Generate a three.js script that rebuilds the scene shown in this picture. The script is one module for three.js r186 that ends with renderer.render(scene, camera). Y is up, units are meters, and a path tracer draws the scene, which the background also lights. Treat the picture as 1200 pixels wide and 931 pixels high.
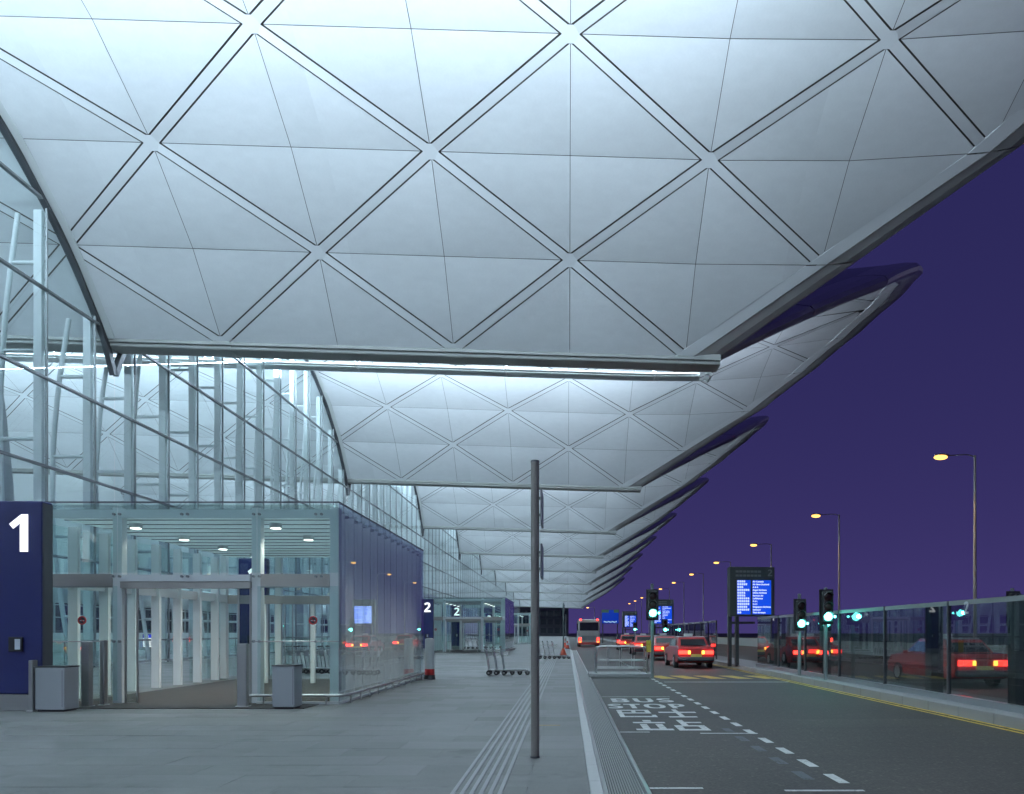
import * as THREE from 'three';
import { mergeGeometries } from 'three/addons/utils/BufferGeometryUtils.js';
import { RoundedBoxGeometry } from 'three/addons/geometries/RoundedBoxGeometry.js';
import { FontLoader } from 'three/addons/loaders/FontLoader.js';
import { RectAreaLightUniformsLib } from 'three/addons/lights/RectAreaLightUniformsLib.js';
RectAreaLightUniformsLib.init();

// ---------------------------------------------------------------- camera, sky, sun, exposure
const EYE = 1.5;
const scene = new THREE.Scene();
const camera = new THREE.PerspectiveCamera(2 * Math.atan(742 / 868) * 180 / Math.PI, 1330 / 1484, 0.1, 4000);
camera.setViewOffset(1330, 1484, 0, 0, 1200, 931);            // a lens shifted upwards: verticals stay vertical
camera.position.set(0, EYE, 0);
camera.lookAt(0, EYE, -10);
const renderer = new THREE.WebGLRenderer({ antialias: true });
renderer.setSize(1024, 794);
renderer.toneMapping = THREE.LinearToneMapping;
renderer.toneMappingExposure = 1.0;
renderer.shadowMap.enabled = true;

{ // dusk sky: indigo, a little lighter towards the horizon
  const w = 64, h = 256, data = new Float32Array(w * h * 4);
  for (let y = 0; y < h; y++) {
    const e = Math.max(0, ((y + 0.5) / h - 0.5) * 2);         // 0 horizon .. 1 zenith
    const t = Math.exp(-e / 0.12);
    for (let x = 0; x < w; x++) data.set([0.0225 + 0.033 * t, 0.0205 + 0.021 * t, 0.096 + 0.07 * t, 1], (y * w + x) * 4);
  }
  const sky = new THREE.DataTexture(data, w, h, THREE.RGBAFormat, THREE.FloatType);
  sky.mapping = THREE.EquirectangularReflectionMapping;
  sky.minFilter = sky.magFilter = THREE.LinearFilter;
  sky.needsUpdate = true;
  scene.background = sky;
  scene.environment = sky;
}
const sun = new THREE.DirectionalLight(new THREE.Color(0.8, 0.8, 1.0), 0.03);   // the last afterglow, sun already down
sun.position.set(60, 25, -40);
sun.castShadow = true;
sun.shadow.radius = 40;
Object.assign(sun.shadow.camera, { left: -80, right: 80, top: 80, bottom: -80, near: 1, far: 300 });
scene.add(sun);

// ---------------------------------------------------------------- helpers
let seedState = 7;
function rnd() { seedState = (seedState * 1664525 + 1013904223) >>> 0; return seedState / 4294967296; }
const V3 = (x, y, z) => new THREE.Vector3(x, y, z);
const used = new Map();
function numbered(n) { const c = used.get(n) || 0; used.set(n, c + 1); return c ? n + '_' + String(c).padStart(3, '0') : n; }
function mesh(name, geo, mat, parent) {
  const m = new THREE.Mesh(geo, mat); m.castShadow = m.receiveShadow = true;
  m.name = parent ? name : numbered(name);
  (parent || scene).add(m); return m;
}
function thing(name, label, category, pos = [0, 0, 0], turn = 0, group) {
  const o = new THREE.Group(); o.name = numbered(name); o.position.set(...pos); o.rotation.y = turn;
  o.userData = { label, category }; if (group) o.userData.group = group;
  scene.add(o); return o;
}
function tag(o, label, category, group) { o.userData = { label, category }; if (group) o.userData.group = group; return o; }
function structure(o) { o.userData = { kind: 'structure' }; return o; }
function stuff(o) { o.userData.kind = 'stuff'; return o; }
function copyOf(src, pos, label, turn) {
  const c = src.clone(); c.name = numbered(src.name.replace(/_\d{3}$/, '')); c.userData = { ...src.userData };
  if (label) c.userData.label = label; if (pos) c.position.set(...pos); if (turn !== undefined) c.rotation.y = turn;
  scene.add(c); return c;
}
const box = (w, h, d, x = 0, y = 0, z = 0) => new THREE.BoxGeometry(w, h, d).translate(x, y, z);
const span = (x0, x1, y0, y1, z0, z1) => box(x1 - x0, y1 - y0, Math.abs(z1 - z0), (x0 + x1) / 2, (y0 + y1) / 2, (z0 + z1) / 2);
const rbox = (w, h, d, r, x = 0, y = 0, z = 0) => new RoundedBoxGeometry(w, h, d, 2, r).translate(x, y, z);
const cyl = (r0, r1, h, x = 0, y = 0, z = 0, n = 16) => new THREE.CylinderGeometry(r1, r0, h, n).translate(x, y, z);
function bar(a, b, r, n = 8) {
  const d = b.clone().sub(a), l = d.length(), g = new THREE.CylinderGeometry(r, r, l, n);
  g.applyQuaternion(new THREE.Quaternion().setFromUnitVectors(V3(0, 1, 0), d.normalize()));
  const m = a.clone().add(b).multiplyScalar(0.5); return g.translate(m.x, m.y, m.z);
}
function beam(a, b, w, h) {                                   // square bar between two points
  const d = b.clone().sub(a), l = d.length(), o = new THREE.Object3D(); o.position.copy(a).add(b).multiplyScalar(0.5); o.lookAt(b); o.updateMatrix();
  return new THREE.BoxGeometry(w, h, l).applyMatrix4(o.matrix);
}
const tube = (pts, r, seg = 20, rad = 8, closed = false) => new THREE.TubeGeometry(new THREE.CatmullRomCurve3(pts, closed, 'catmullrom', 0.3), seg, r, rad, closed);
const merge = (list) => mergeGeometries(list.map((g) => { g = g.index ? g.toNonIndexed() : g; for (const k of Object.keys(g.attributes)) if (!['position', 'normal', 'uv'].includes(k)) g.deleteAttribute(k); return g; }));
class Acc {                                                   // collects triangles with given normals and uv
  constructor() { this.p = []; this.n = []; this.u = []; }
  tri(a, b, c) {                                              // each {p, n, u}
    const g = b.p.clone().sub(a.p).cross(c.p.clone().sub(a.p));
    const l = g.dot(a.n) >= 0 ? [a, b, c] : [a, c, b];
    for (const v of l) { this.p.push(v.p.x, v.p.y, v.p.z); this.n.push(v.n.x, v.n.y, v.n.z); this.u.push(v.u[0], v.u[1]); }
  }
  geo() {
    const g = new THREE.BufferGeometry();
    g.setAttribute('position', new THREE.Float32BufferAttribute(this.p, 3));
    g.setAttribute('normal', new THREE.Float32BufferAttribute(this.n, 3));
    g.setAttribute('uv', new THREE.Float32BufferAttribute(this.u, 2));
    return g;
  }
}
const clip = (poly, nx, ny, c) => {                           // keep nx*x + ny*y >= c
  const out = [];
  for (let i = 0; i < poly.length; i++) {
    const a = poly[i], b = poly[(i + 1) % poly.length], da = nx * a[0] + ny * a[1] - c, db = nx * b[0] + ny * b[1] - c;
    if (da >= 0) out.push(a);
    if ((da > 0 && db < 0) || (da < 0 && db > 0)) { const t = da / (da - db); out.push([a[0] + (b[0] - a[0]) * t, a[1] + (b[1] - a[1]) * t]); }
  }
  return out;
};
// ---- value noise that wraps, for textures
const lattice = new Float32Array(65536); for (let i = 0; i < 65536; i++) lattice[i] = rnd();
function noise(x, y, per, salt = 0) {
  const xi = Math.floor(x), yi = Math.floor(y), fx = x - xi, fy = y - yi, s = (t) => t * t * (3 - 2 * t);
  const at = (i, j) => lattice[((((i % per) + per) % per) * 127 + (((j % per) + per) % per) * 311 + salt * 7919) & 65535];
  const a = at(xi, yi), b = at(xi + 1, yi), c = at(xi, yi + 1), d = at(xi + 1, yi + 1), u = s(fx), v = s(fy);
  return a + (b - a) * u + (c - a) * v + (a - b - c + d) * u * v;
}
function tex(size, f, repeatMetres, srgb = true) {            // f(u, v) -> [r, g, b] 0..1
  const d = new Uint8Array(size * size * 4);
  for (let y = 0; y < size; y++) for (let x = 0; x < size; x++) {
    const c = f(x / size, y / size), o = (y * size + x) * 4;
    for (let k = 0; k < 3; k++) d[o + k] = Math.max(0, Math.min(255, c[k] * 255));
    d[o + 3] = 255;
  }
  const t = new THREE.DataTexture(d, size, size, THREE.RGBAFormat);
  t.wrapS = t.wrapT = THREE.RepeatWrapping; t.magFilter = THREE.LinearFilter; t.minFilter = THREE.LinearMipmapLinearFilter; t.generateMipmaps = true;
  if (srgb) t.colorSpace = THREE.SRGBColorSpace;
  t.repeat.set(1 / repeatMetres, 1 / repeatMetres); t.needsUpdate = true; return t;
}
const std = (r, g, b, rough = 0.6, metal = 0, extra = {}) => new THREE.MeshStandardMaterial({ color: new THREE.Color().setRGB(r, g, b), roughness: rough, metalness: metal, ...extra });
const glow = (r, g, b, k = 1) => new THREE.MeshStandardMaterial({ color: 0x000000, emissive: new THREE.Color().setRGB(r, g, b), emissiveIntensity: k, roughness: 0.6 });
const glassOf = (r, g, b, extra = {}) => new THREE.MeshPhysicalMaterial({ color: new THREE.Color().setRGB(r, g, b), transmission: 1, thickness: 0, roughness: 0.0, ior: 1.5, ...extra });

// ---------------------------------------------------------------- materials
const fine = (salt, lo, hi, per = 256) => tex(512, (u, v) => { const n = 0.5 * noise(u * per, v * per, per, salt) + 0.3 * noise(u * 16, v * 16, 16, salt + 1) + 0.2 * noise(u * 4, v * 4, 4, salt + 2), c = lo + (hi - lo) * n; return [c, c, c]; }, 4);
const M = {
  soffit: [0, 1, 2].map((i) => std(0.735 + 0.012 * i, 0.755 + 0.012 * i, 0.765 + 0.012 * i, 0.4 + 0.04 * i, 0, { map: tex(512, (u, v) => { const n = 0.5 * noise(u * 3, v * 6, 6, 1 + i) + 0.3 * noise(u * 24, v * 48, 48, 2 + i) + 0.2 * noise(u * 160, v * 160, 160, 5 + i); const c = 0.94 + 0.06 * n; return [c, c, c]; }, 9) })),
  rib: std(0.72, 0.74, 0.75, 0.4),
  shell: std(0.1, 0.095, 0.085, 0.8),
  roofSkin: std(0.3, 0.31, 0.33, 0.35, 0.6),
  nose: std(0.46, 0.46, 0.46, 0.4, 0.25),
  valley: std(0.36, 0.37, 0.35, 0.5),
  white: std(0.74, 0.77, 0.77, 0.4),
  whiteDull: std(0.62, 0.65, 0.64, 0.55),
  darkFrame: std(0.09, 0.095, 0.105, 0.4, 0.4),
  midFrame: std(0.26, 0.275, 0.28, 0.4, 0.4),
  steel: std(0.52, 0.52, 0.51, 0.28, 1.0),
  steelDull: std(0.4, 0.4, 0.39, 0.42, 0.9),
  black: std(0.02, 0.02, 0.022, 0.5),
  rubber: std(0.025, 0.025, 0.025, 0.8),
  navy: std(0.015, 0.019, 0.105, 0.38),
  bin: std(0.36, 0.38, 0.4, 0.45, 0.25),
  glass: glassOf(0.9, 0.97, 0.96),
  glassSide: glassOf(0.86, 0.9, 0.92, { ior: 1.68 }),
  glassWall: glassOf(0.88, 0.97, 0.975),
  glassScreen: glassOf(0.62, 0.68, 0.68),
  strip: glow(0.82, 0.94, 1.0, 4),
  lampWhite: glow(1.0, 0.97, 0.9, 5),
  digit: glow(0.95, 0.97, 1.0, 1.5),
};
// ---------------------------------------------------------------- roof: nine barrel vaults, each 36 m wide, cantilevering over the kerb
const BAY = 36, DV = (k) => 33.8 + BAY * k;                   // distance of valley k from the camera
const HV = [10.6, 11.6, 12.37, 13.6, 14.4, 14.6, 14.6, 14.1, 13.2, 12.2, 10.8].map((h) => h + EYE);   // valley -2 .. 8, at X = 6
const hv = (k) => HV[k + 2];
const A0 = 54 * Math.PI / 180, STEP = 10.4 * Math.PI / 180, HS = 17.4, RAD = HS / Math.sin(A0), ROW = RAD * STEP;
const COLW = 5.2, COLX = (j) => -20.7 + COLW * j;
const WALLX = -20.7;
const EDGE = [5.5, 10.6, 15.6, 18.9, 21.0, 21.9, 22.0];
const edgeX = (a) => { const t = Math.min(5.19, Math.max(0, (A0 - Math.abs(a)) / STEP)), i = Math.floor(t); return EDGE[i] + (EDGE[i + 1] - EDGE[i]) * (t - i); };
const centre = (k) => (DV(k - 1) + DV(k)) / 2;
function vp(k, a, X, off = 0) {                               // point on vault k at arc angle a (positive: away from the camera)
  const D = centre(k) + (RAD + off) * Math.sin(a), f = (D - DV(k - 1)) / BAY, fl = Math.max(0, X - 6);
  return V3(X, hv(k - 1) + (hv(k) - hv(k - 1)) * f - 0.031 * (X - 6) + 0.0066 * fl * fl + (RAD + off) * Math.cos(a) - RAD * Math.cos(A0), -D);
}
function vn(k, a, X) { const e = 0.002, u = vp(k, a + e, X).sub(vp(k, a - e, X)), w = vp(k, a, X + 0.02).sub(vp(k, a, X - 0.02)), n = u.cross(w).normalize(); return n.y > 0 ? n.negate() : n; }
const soffitHeight = (k, D) => { const a = Math.asin(Math.max(-1, Math.min(1, (D - centre(k)) / RAD))); return Math.abs(a) > A0 ? -1 : vp(k, a, WALLX).y; };

function soffitPiece(acc, poly, k, sign, j, r, off) {         // poly in cell metres (x along X, y along the arc from row r upward)
  if (poly.length < 3) return;
  const put = (q) => { const a = sign * (A0 - STEP * (r + q[1] / ROW)), X = COLX(j) + q[0]; return { p: vp(k, a, X, off), n: vn(k, a, X), u: [X, RAD * a] }; };
  const v = poly.map(put), N = v[1].p.clone().sub(v[0].p).cross(v[2].p.clone().sub(v[0].p)).normalize(); if (N.y > 0) N.negate();
  for (let i = 1; i + 1 < v.length; i++) { const T = [v[0], v[i], v[i + 1]].map((q) => ({ ...q, n: q.n.clone().multiplyScalar(0.2).addScaledVector(N, 0.8).normalize() })); acc.tri(...T); }   // flat sheet, slightly dished
}
const JOINT = 0.011, RIBHALF = 0.165, RIBGAP = 0.055;
const DL = Math.hypot(COLW, ROW);
const isNode = (r, j) => (((r + 1 - j) % 2) + 2) % 2 === 0;
const up = (r, j) => isNode(r, j);                            // diagonal of cell (r, j) runs (0,0)-(1,1) or (1,0)-(0,1)
function cellEdge(poly, r, j, margin) {                       // trim by the front edge
  const e0 = EDGE[r] - COLX(j), e1 = EDGE[r + 1] - COLX(j), ny = (e1 - e0) / ROW, l = Math.hypot(1, ny);
  return clip(poly, -1 / l, ny / l, -e0 / l + margin);
}
function panelPolys(r, j) {
  const g = JOINT, rect = [[g, g], [COLW - g, g], [COLW - g, ROW - g], [g, ROW - g]], w = RIBHALF + RIBGAP;
  const nx = up(r, j) ? -ROW / DL : ROW / DL, ny = COLW / DL, c0 = up(r, j) ? 0 : ROW * COLW / DL;
  const list = [clip(rect, nx, ny, c0 + w), clip(rect, -nx, -ny, -c0 + w)];
  return list.map((p) => cellEdge(p, r, j, 0.42)).filter((p) => p.length > 2 && area(p) > 0.15);
}
function area(p) { let s = 0; for (let i = 0; i < p.length; i++) { const a = p[i], b = p[(i + 1) % p.length]; s += a[0] * b[1] - b[0] * a[1]; } return Math.abs(s) / 2; }
function ribPoly(r, j) {
  const ux = COLW / DL, uy = (up(r, j) ? ROW : -ROW) / DL, s = up(r, j) ? [0, 0] : [0, ROW], b = 0.232, h = RIBHALF;
  const p = [[b, -h], [DL - b, -h], [DL - b, h], [b, h]].map(([t, o]) => [s[0] + ux * t - uy * o, s[1] + uy * t + ux * o]);
  return cellEdge(p, r, j, 0.3);
}
function nodePoly() {
  const ux = COLW / DL, uy = ROW / DL, b = 0.243, h = RIBHALF, q = [];
  for (const [sx, sy] of [[1, 1], [-1, 1], [-1, -1], [1, -1]]) {
    const d = [ux * sx, uy * sy], n = [-d[1], d[0]];
    q.push([d[0] * b - n[0] * h, d[1] * b - n[1] * h], [d[0] * b + n[0] * h, d[1] * b + n[1] * h]);
  }
  return q;
}
const NODE = nodePoly();
function columnsFor(r) { const out = []; for (let j = 0; COLX(j) < Math.max(EDGE[r], EDGE[r + 1]); j++) out.push(j); return out; }
const ordinal = ['first', 'second', 'third', 'fourth', 'fifth', 'sixth', 'seventh', 'eighth', 'ninth'];
const VAULTS = 9;
for (let k = -1; k < VAULTS; k++) {
  const t = thing('vaulted_canopy', k < 0 ? 'white triangulated vaulted canopy bay lying on the far side of entrance 1 from pylon 2' : k ? `white triangulated vaulted canopy, ${ordinal[k]} bay counting from entrance pylon 1` : 'white triangulated vaulted canopy spreading over the entrance kiosk beside pylon 1', 'canopy', [0, 0, 0], 0, 'vaulted canopy bays along the terminal front');
  const restPanels = new Acc(), restRibs = new Acc();
  for (const sign of [1, -1]) for (let r = 0; r < 5; r++) {
    const own = sign > 0 && k >= 0 && k < 5;
    for (const j of columnsFor(r)) {
      for (const p of panelPolys(r, j)) {
        const acc = own ? new Acc() : restPanels; soffitPiece(acc, p, k, sign, j, r, 0);
        if (own) mesh('soffit_panel', acc.geo(), M.soffit[Math.floor(rnd() * 3)], t);
      }
      const rp = ribPoly(r, j);
      if (rp.length > 2 && area(rp) > 0.1) { const acc = own ? new Acc() : restRibs; soffitPiece(acc, rp, k, sign, j, r, -0.015); if (own) mesh('diagonal_rib', acc.geo(), M.rib, t); }
    }
    for (let j = -8; j < 0; j++) { for (const p of panelPolys(r, j)) soffitPiece(restPanels, p, k, sign, j, r, 0); soffitPiece(restRibs, ribPoly(r, j), k, sign, j, r, -0.015); }
    for (let j = -8; COLX(j) < EDGE[r] + 0.1; j++) if (isNode(r, j)) {
      const acc = own && j >= 0 ? new Acc() : restRibs;
      const put = (q) => { const a = sign * (A0 - STEP * (r + q[1] / ROW)), X = COLX(j) + q[0]; return { p: vp(k, a, X, -0.02), n: vn(k, a, X), u: [X, RAD * a] }; };
      const v = cellEdge(r ? NODE : clip(NODE, 0, 1, 0.01), r, j, 0.3).map(put); if (v.length < 3) continue;
      for (let i = 1; i + 1 < v.length; i++) acc.tri(v[0], v[i], v[i + 1]);
      if (own && j >= 0) mesh('node_plate', acc.geo(), M.rib, t);
    }
  }
  // strip along the crest
  for (let i = 0; i < 12; i++) { const x0 = -62 + i * 7.1, x1 = Math.min(22.2, x0 + 7.05), a = A0 - 5 * STEP; const q = [[x0, -a], [x1, -a], [x1, a], [x0, a]].map(([X, b]) => ({ p: vp(k, b * 0.96, X, 0), n: vn(k, b, X), u: [X, b * RAD] })); restPanels.tri(q[0], q[1], q[2]); restPanels.tri(q[0], q[2], q[3]); }
  stuff(mesh('joined_soffit_panels', restPanels.geo(), M.soffit[1], t));
  stuff(mesh('joined_diagonal_ribs', restRibs.geo(), M.rib, t));
  // dark backing above the joints and the roof skin on top
  for (const [name, off, mat, inset] of [['backing_shell', 0.1, M.shell, 0.2], ['roof_skin', 0.95, M.roofSkin, 0.25]]) {
    const acc = new Acc(), n = 52;
    for (let i = 0; i < n; i++) {
      const a0 = A0 * (2 * i / n - 1), a1 = A0 * (2 * (i + 1) / n - 1), xs = 14, at = (a, s) => { const X = -62 + (edgeX(a) - inset + 62) * s / xs, N = vn(k, a, X); return { p: vp(k, a, X, off), n: off > 0.5 ? N.negate() : N, u: [X, a * RAD] }; };
      for (let s = 0; s < xs; s++) { const q = [at(a0, s), at(a0, s + 1), at(a1, s + 1), at(a1, s)]; acc.tri(q[0], q[1], q[2]); acc.tri(q[0], q[2], q[3]); }
    }
    mesh(name, acc.geo(), mat, t);
  }
  // edge fascia, one length per row
  for (const [part, prof, mat] of [['edge_band', [[-0.72, 0.05], [-0.7, -0.025], [0.08, -0.035], [0.1, 0.02]], M.rib], ['edge_fascia', [[0.08, 0.0], [0.12, -0.03], [0.2, 0.01], [0.85, 0.07], [1.35, 0.19], [1.6, 0.4], [1.6, 0.64], [1.35, 0.85], [0.7, 0.95], [-0.3, 0.962]], M.nose]])
  for (const sign of [1, -1]) for (let r = 0; r < 5; r++) {
    const acc = new Acc(), n = 4, hi = r === 4 ? 5.19 : r + 1;
    const at = (i, m) => { const tt = r + 0.006 + (hi - r - 0.012) * i / n, a = sign * (A0 - STEP * tt); return vp(k, a, edgeX(a) + prof[m][0], prof[m][1]); };
    for (let i = 0; i < n; i++) for (let m = 0; m + 1 < prof.length; m++) {
      const A = at(i, m), B = at(i + 1, m), C = at(i + 1, m + 1), E = at(i, m + 1), N = B.clone().sub(A).cross(E.clone().sub(A)).normalize();
      const mid = [part === 'edge_band' ? -0.3 : 0.3, part === 'edge_band' ? 0.4 : 0.48], inside = vp(k, sign * (A0 - STEP * (r + 0.5)), edgeX(sign * (A0 - STEP * (r + 0.5))) + mid[0], mid[1]);
      if (N.dot(A.clone().sub(inside)) < 0) N.negate();
      const f = (p) => ({ p, n: N, u: [p.x, p.z] });
      acc.tri(f(A), f(B), f(C)); acc.tri(f(A), f(C), f(E));
    }
    mesh(part, acc.geo(), mat, t);
  }
  // valley beam between this vault and the next
  const sec = [[-0.62, 0.14], [-0.62, -0.12], [-0.5, -0.14], [-0.5, -0.25], [-0.46, -0.29], [0.46, -0.29], [0.5, -0.25], [0.5, -0.14], [0.62, -0.12], [0.62, 0.14]];
  const prism = (x0, x1, scale = 1) => {
    const acc = new Acc(), P = (X, q) => V3(X, hv(k) - 0.031 * (X - 6) + q[1] * scale, -(DV(k) + q[0] * scale));
    for (let i = 0; i < sec.length; i++) {
      const a = sec[i], b = sec[(i + 1) % sec.length], q = [P(x0, a), P(x1, a), P(x1, b), P(x0, b)], N = V3(0, b[0] - a[0], 0).setZ(0);
      N.set(0, (b[0] - a[0]), (b[1] - a[1])).normalize(); const mid = P((x0 + x1) / 2, [0, -0.2]); if (N.dot(q[0].clone().sub(mid).setX(0)) < 0) N.negate();
      const f = (p) => ({ p, n: N, u: [p.x, p.y] }); acc.tri(f(q[0]), f(q[1]), f(q[2])); acc.tri(f(q[0]), f(q[2]), f(q[3]));
    }
    for (const [X, s] of [[x0, -1], [x1, 1]]) for (let i = 1; i + 1 < sec.length; i++) { const f = (q) => ({ p: P(X, q), n: V3(s, 0, 0), u: [q[0], q[1]] }); acc.tri(f(sec[0]), f(sec[i]), f(sec[i + 1])); }
    return acc.geo();
  };
  const cuts = [-62, -20.7, -15.5, -5.1, 5.3, 6.9];
  for (let i = 0; i + 1 < cuts.length; i++) mesh('valley_beam', prism(cuts[i] + 0.02, cuts[i + 1] - 0.02), M.valley, t);
  for (const X of [-15.5, -5.1, 5.3]) mesh('valley_collar', prism(X - 0.35, X + 0.35, 1.06), M.valley, t);
}

// ---------------------------------------------------------------- uplight gantries hung under each crest
const GAN = 4.0, LIGHT_UP = 186, TILT = 0.55;
for (let k = -1; k < VAULTS; k++) {
  const X0 = -58, X1 = 9.8, yAt = (X) => vp(k, 0, Math.min(X, 6)).y - GAN, D = centre(k);
  const t = thing('uplight_gantry', k < 0 ? 'slim white gantry of uplights in the vault before entrance 1' : `slim white gantry of uplights hung below the crest of ${ordinal[k]} vault from pylon 1`, 'light gantry', [0, 0, 0], 0, 'uplight gantries under the vault crests');
  const sl = (g) => { const p = g.attributes.position; for (let i = 0; i < p.count; i++) p.setY(i, p.getY(i) + yAt(p.getX(i))); return g; };
  const long = (w, h, y, z) => new THREE.BoxGeometry(X1 - X0, h, w, 16, 1, 1).translate((X0 + X1) / 2, y, -D + z);
  mesh('chord', sl(long(0.07, 0.07, 0.02, -0.66)), M.white, t);
  mesh('chord', sl(long(0.07, 0.07, 0.02, 0.66)), M.white, t);
  for (const s of [-1, 1]) {
    const g = new THREE.BoxGeometry(X1 - X0 - 1, 0.09, 0.4, 16, 1, 1).rotateX(s * TILT).translate((X0 + X1) / 2, 0.1, -D + s * 0.4);
    mesh('luminaire_trough', sl(g), M.whiteDull, t);
    const gl = new THREE.BoxGeometry(X1 - X0 - 1.2, 0.01, 0.34, 16, 1, 1).translate(0, 0.052, 0).rotateX(s * TILT).translate((X0 + X1) / 2, 0.1, -D + s * 0.4);
    mesh('glowing_lamp_strip', sl(gl), M.strip, t);
    for (const [a, b] of [[X0 + 0.6, X1 - 0.6]]) {
      const L = new THREE.RectAreaLight(new THREE.Color(0.66, 0.835, 1.0), LIGHT_UP, b - a, 0.34);
      const m = (a + b) / 2; L.position.set(m, yAt(m) + 0.1 + 0.09 * Math.cos(TILT), -D + s * 0.4 + 0.09 * s * Math.sin(TILT));
      L.rotation.set(Math.PI / 2 + s * TILT, 0, 0); L.rotation.order = 'ZXY'; L.rotation.z = m < 6 ? -0.031 : 0;
      scene.add(L);
    }
  }
  { // floodlight at the outer end, aimed up and outwards into the overhang
    const y = yAt(X1) + 0.12, c = 0.5;
    mesh('end_floodlight', rbox(0.2, 0.5, 1.3, 0.03).rotateZ(c).translate(X1 + 0.05, y, -D), M.whiteDull, t);
    mesh('floodlight_face', box(0.01, 0.42, 1.2).rotateZ(c).translate(X1 + 0.05 + 0.106 * Math.cos(c), y + 0.106 * Math.sin(c), -D), M.strip, t);
    const L = new THREE.RectAreaLight(new THREE.Color(0.69, 0.8, 1.0), 300, 1.2, 0.42);
    L.position.set(X1 + 0.05 + 0.14 * Math.cos(c), y + 0.14 * Math.sin(c), -D); L.lookAt(L.position.clone().add(V3(Math.cos(c), Math.sin(c), 0))); scene.add(L);
  }
  for (let X = -56.3; X <= X1; X += 10.4) {
    for (const s of [-1, 1]) mesh('hanger', bar(V3(X, yAt(X), -D + s * 0.66), V3(X, vp(k, 0, X).y + 0.05, -D + s * 0.3), 0.045, 6), M.white, t);
    mesh('cross_tie', bar(V3(X, yAt(X) + 0.02, -D - 0.66), V3(X, yAt(X) + 0.02, -D + 0.66), 0.04, 6), M.white, t);
  }
}
// ---------------------------------------------------------------- ground: pavement, kerb, road, island, floors
const stoneTex = tex(1024, (u, v) => {
  const n = 0.35 * noise(u * 5, v * 5, 5, 11) + 0.3 * noise(u * 22, v * 60, 60, 12) + 0.35 * noise(u * 400, v * 400, 400, 13); let c = 0.78 + 0.22 * n;
  const st = noise(u * 14, v * 14, 14, 14) * noise(u * 45, v * 45, 45, 15); if (st > 0.5) c -= (st - 0.5) * 0.5; if (noise(u * 130, v * 130, 130, 16) > 0.955) c -= 0.09;
  return [c, c, c];
}, 6);
const stones = [0.113, 0.117, 0.121, 0.111].map((c, i) => std(c * 1.0, c * 1.0, c * 0.95, 0.5 + 0.05 * (i % 3), 0, { map: stoneTex }));
const asphaltTex = tex(2048, (u, v) => {
  const big = noise(u * 3, v * 2, 6, 21), mid = noise(u * 12, v * 7, 42, 22), f = noise(u * 700, v * 700, 700, 23), sp = noise(u * 340, v * 340, 340, 24);
  let c = 0.145 + 0.05 * big + 0.045 * mid + 0.09 * (f - 0.5) + (sp > 0.86 ? 0.08 : 0) ;
  const track = Math.abs(noise(u * 2, v * 40, 40, 28) - 0.5); if (track < 0.06) c -= 0.012;
  const oil = noise(u * 9 + 3, v * 3, 9, 25); if (oil > 0.72) c -= (oil - 0.72) * 0.16;
  return [c * 1.07, c, c * 0.92];
}, 14);
const asphaltBump = tex(1024, (u, v) => { const c = 0.5 * noise(u * 300, v * 300, 300, 26) + 0.5 * noise(u * 512, v * 512, 512, 27); return [c, c, c]; }, 5, false);
const asphalt = new THREE.MeshStandardMaterial({ map: asphaltTex, roughness: 0.72, bumpMap: asphaltBump, bumpScale: 0.006 });
function sheet(x0, x1, z0, z1, y) {                           // horizontal sheet with uv in metres
  const g = new THREE.PlaneGeometry(x1 - x0, z1 - z0).rotateX(-Math.PI / 2).translate((x0 + x1) / 2, y, -(z0 + z1) / 2), p = g.attributes.position, u = g.attributes.uv;
  for (let i = 0; i < p.count; i++) u.setXY(i, p.getX(i), p.getZ(i));
  return g;
}
function slabUV(g) { const p = g.attributes.position, u = g.attributes.uv; for (let i = 0; i < p.count; i++) u.setXY(i, p.getX(i) + p.getY(i), p.getZ(i)); return g; }
const RY = -0.13;                                             // road level
structure(mesh('ground', sheet(-1500, 1500, -400, 2500, -0.6), std(0.03, 0.033, 0.035, 0.9)));
const pave = structure(mesh('pavement', span(-20.6, 0.215, -0.5, -0.008, 40, -330), std(0.085, 0.088, 0.09, 0.85)));
{ // slabs 1.2 x 0.6; those that show largest are parts, the rest one piece
  const near = [], far = [];
  for (let j = 0; j < 150; j++) for (let i = -1; i < 20; i++) {
    const D0 = -6 + j * 0.6, x1 = 0.21 - i * 1.2 - (j % 2) * 0.6, x0 = Math.max(-20.5, x1 - 1.197);
    if (x1 < -20.2 || x0 > 0.1) continue;
    const x1c = Math.min(0.21, x1);
    const g = span(x0, x1c, -0.03, 0, -D0, -(D0 + 0.597));
    const dz = (rnd() - 0.5) * 0.0016; g.translate(0, dz, 0); slabUV(g);
    if (D0 > 5.4 && D0 < 17 && x0 > -(D0 + 1) * 0.78) near.push(g); else far.push(g);
  }
  near.slice(0, 300).forEach((g) => mesh('paving_slab', g, stones[Math.floor(rnd() * 3.4)], pave));
  const groups = [[], [], []];
  for (const g of near.slice(300).concat(far)) groups[Math.floor(rnd() * 3)].push(g);
  for (let i = 0; i < 3; i++) stuff(mesh('joined_paving_slabs', merge(groups[i]), stones[i], pave));
  const farGeo = []; for (let j = 0; j < 30; j++) for (let i = 0; i < 9; i++) farGeo.push(slabUV(span(-20.5 + i * 2.3, Math.min(0.21, -20.5 + i * 2.3 + 2.29), -0.03, 0, -(84.05 + j * 8), -(84.05 + j * 8 + 7.98))));
  stuff(mesh('joined_paving_slabs', merge(farGeo), stones[1], pave));
}
const kerb = structure(mesh('kerb', span(0.22, 0.325, -0.5, -0.012, 14, -330), std(0.2, 0.2, 0.2, 0.8)));
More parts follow.
